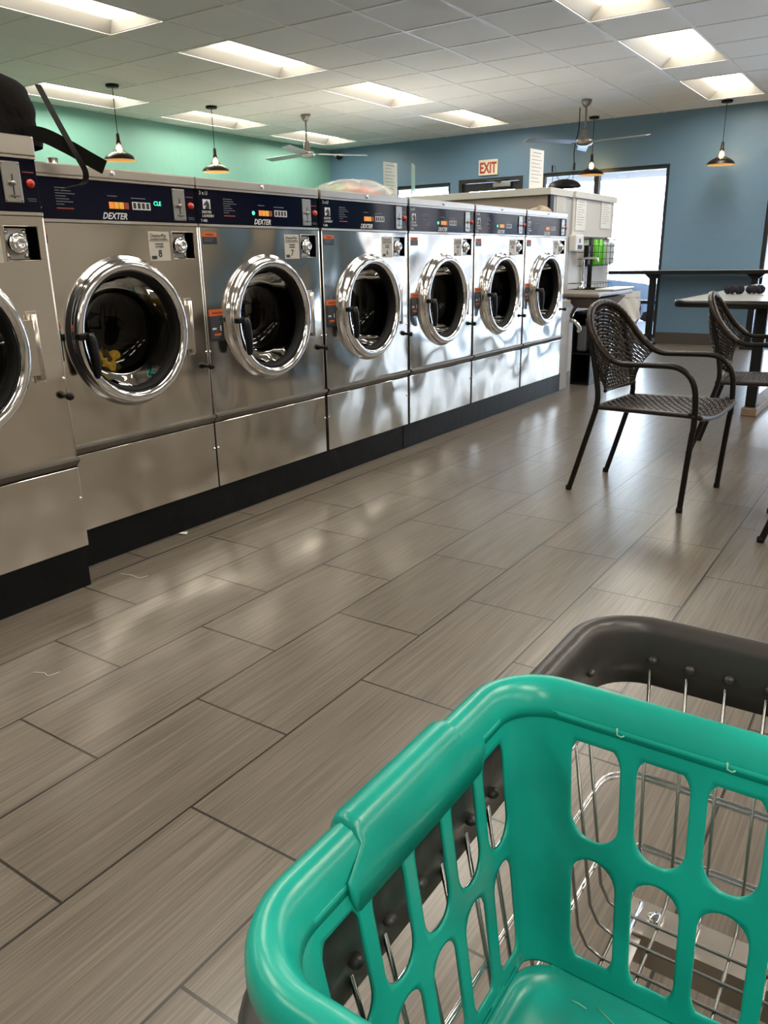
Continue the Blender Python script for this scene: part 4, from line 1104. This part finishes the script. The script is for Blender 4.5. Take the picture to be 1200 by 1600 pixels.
for xx in (-1.3, 1.0):
    for yy in (-.80, .80): b = MB(); b.lathe([(.0001, -.1), (.31, -.1), (.31, .1), (.0001, .1)], 24, 'y', (xx, yy, .31)); b.build('wheel', 'rubber', car)
b = MB(); b.box((1.45, -.86, .60), (1.6, -.84, .68)); b.build('headlight', 'white_print', car)
fe = empty('white_fence', 'low white slatted fence outside beyond the car', 'fence', (-6.6, 18, -.02))
b = MB()
for k in range(14): b.box((k*.22, 0, 0), (k*.22+.14, .05, .72), bev=.01)
b.box((0, .05, .52), (3.0, .09, .60)); b.box((0, .05, .12), (3.0, .09, .20)); b.build('slats', 'white_plastic', fe)
bd = empty('unseen_building', 'long tan brick building added out of view for its reflection in the washers', 'building', (9, 48, -.02))  # unseen by the camera, added to give the far washer panels a beige reflection
M['brick'] = pmat('tan_brick', (.23, .18, .145), .9, noise=.25, nscale=6)
b = MB(); b.box((-20, 0, 0), (34, 8, 7.5)); b.build('brick_wall', 'brick', bd)
for k in range(10):
    b = MB(); b.box((-18+5*k, -.06, 1.0), (-15.6+5*k, -.001, 3.0)); b.build('shop_window', 'car_glass', bd)
b = MB(); b.box((-20.2, -.3, 7.2), (34.2, 8.2, 7.7)); b.build('roof_edge', 'soffit', bd)
def tree(loc, s, lab, h=3.1):
    o = empty('tree', lab, 'tree', loc); b = MB(); b.tube([(0, 0, 0), (0, 0, h)], .12*s, 8); b.build('trunk', 'trunk', o)
    rnd = random.Random(int(loc[0]*10)); b = MB()
    for k in range(14): sphere(b, (rnd.uniform(-1, 1)*s, rnd.uniform(-.6, .6)*s, h+rnd.uniform(-.2, .8)*s), rnd.uniform(.4, .7)*s, 10, 7)
    b.build('crown', 'leaf', o)
tree((-14.9, 42, -.02), .62, 'faint green tree outside, left one seen through the window')
tree((-12.2, 42, -.02), .55, 'faint green tree outside, right one seen through the window')

# ------------------------------------------------------------------ light and camera
wd_ = bpy.data.worlds.new('sky'); scene.world = wd_; wd_.use_nodes = True; nt = wd_.node_tree
bg = nt.nodes['Background']; bg.inputs['Strength'].default_value = 9.5
tcn = nt.nodes.new('ShaderNodeTexCoord'); sx_ = nt.nodes.new('ShaderNodeSeparateXYZ'); rmp = nt.nodes.new('ShaderNodeValToRGB')
nt.links.new(tcn.outputs['Generated'], sx_.inputs[0]); nt.links.new(sx_.outputs['Z'], rmp.inputs[0])
rmp.color_ramp.elements[0].position = .0; rmp.color_ramp.elements[0].color = (.80, .90, 1.0, 1)
rmp.color_ramp.elements[1].position = .8; rmp.color_ramp.elements[1].color = (.45, .65, 1.0, 1)
nt.links.new(rmp.outputs[0], bg.inputs['Color'])
R = ((0.83051614, 0.55673934, -0.01685984), (0.15822232, -0.26483432, -0.95122473), (-0.53404929, 0.78733988, -0.30803776))
cam = bpy.data.cameras.new('camera'); co = bpy.data.objects.new('camera', cam); COL.objects.link(co)
m3 = Matrix(((R[0][0], -R[1][0], -R[2][0]), (R[0][1], -R[1][1], -R[2][1]), (R[0][2], -R[1][2], -R[2][2])))
co.matrix_world = Matrix.Translation((0, 0, 1.0780728)) @ m3.to_4x4()
cam.sensor_fit = 'VERTICAL'; cam.sensor_height = 36; cam.sensor_width = 27; cam.lens = 1220.403*36/1600; cam.clip_start = .02; cam.clip_end = 200
scene.camera = co
scene.cycles.use_adaptive_sampling = False; scene.cycles.caustics_reflective = False; scene.cycles.caustics_refractive = False; scene.cycles.blur_glossy = .8; scene.cycles.sample_clamp_indirect = 6
vs_ = scene.view_settings; vs_.view_transform = 'Standard'; vs_.look = 'None'; vs_.gamma = 1; vs_.use_curve_mapping = False; vs_.exposure = 1.08
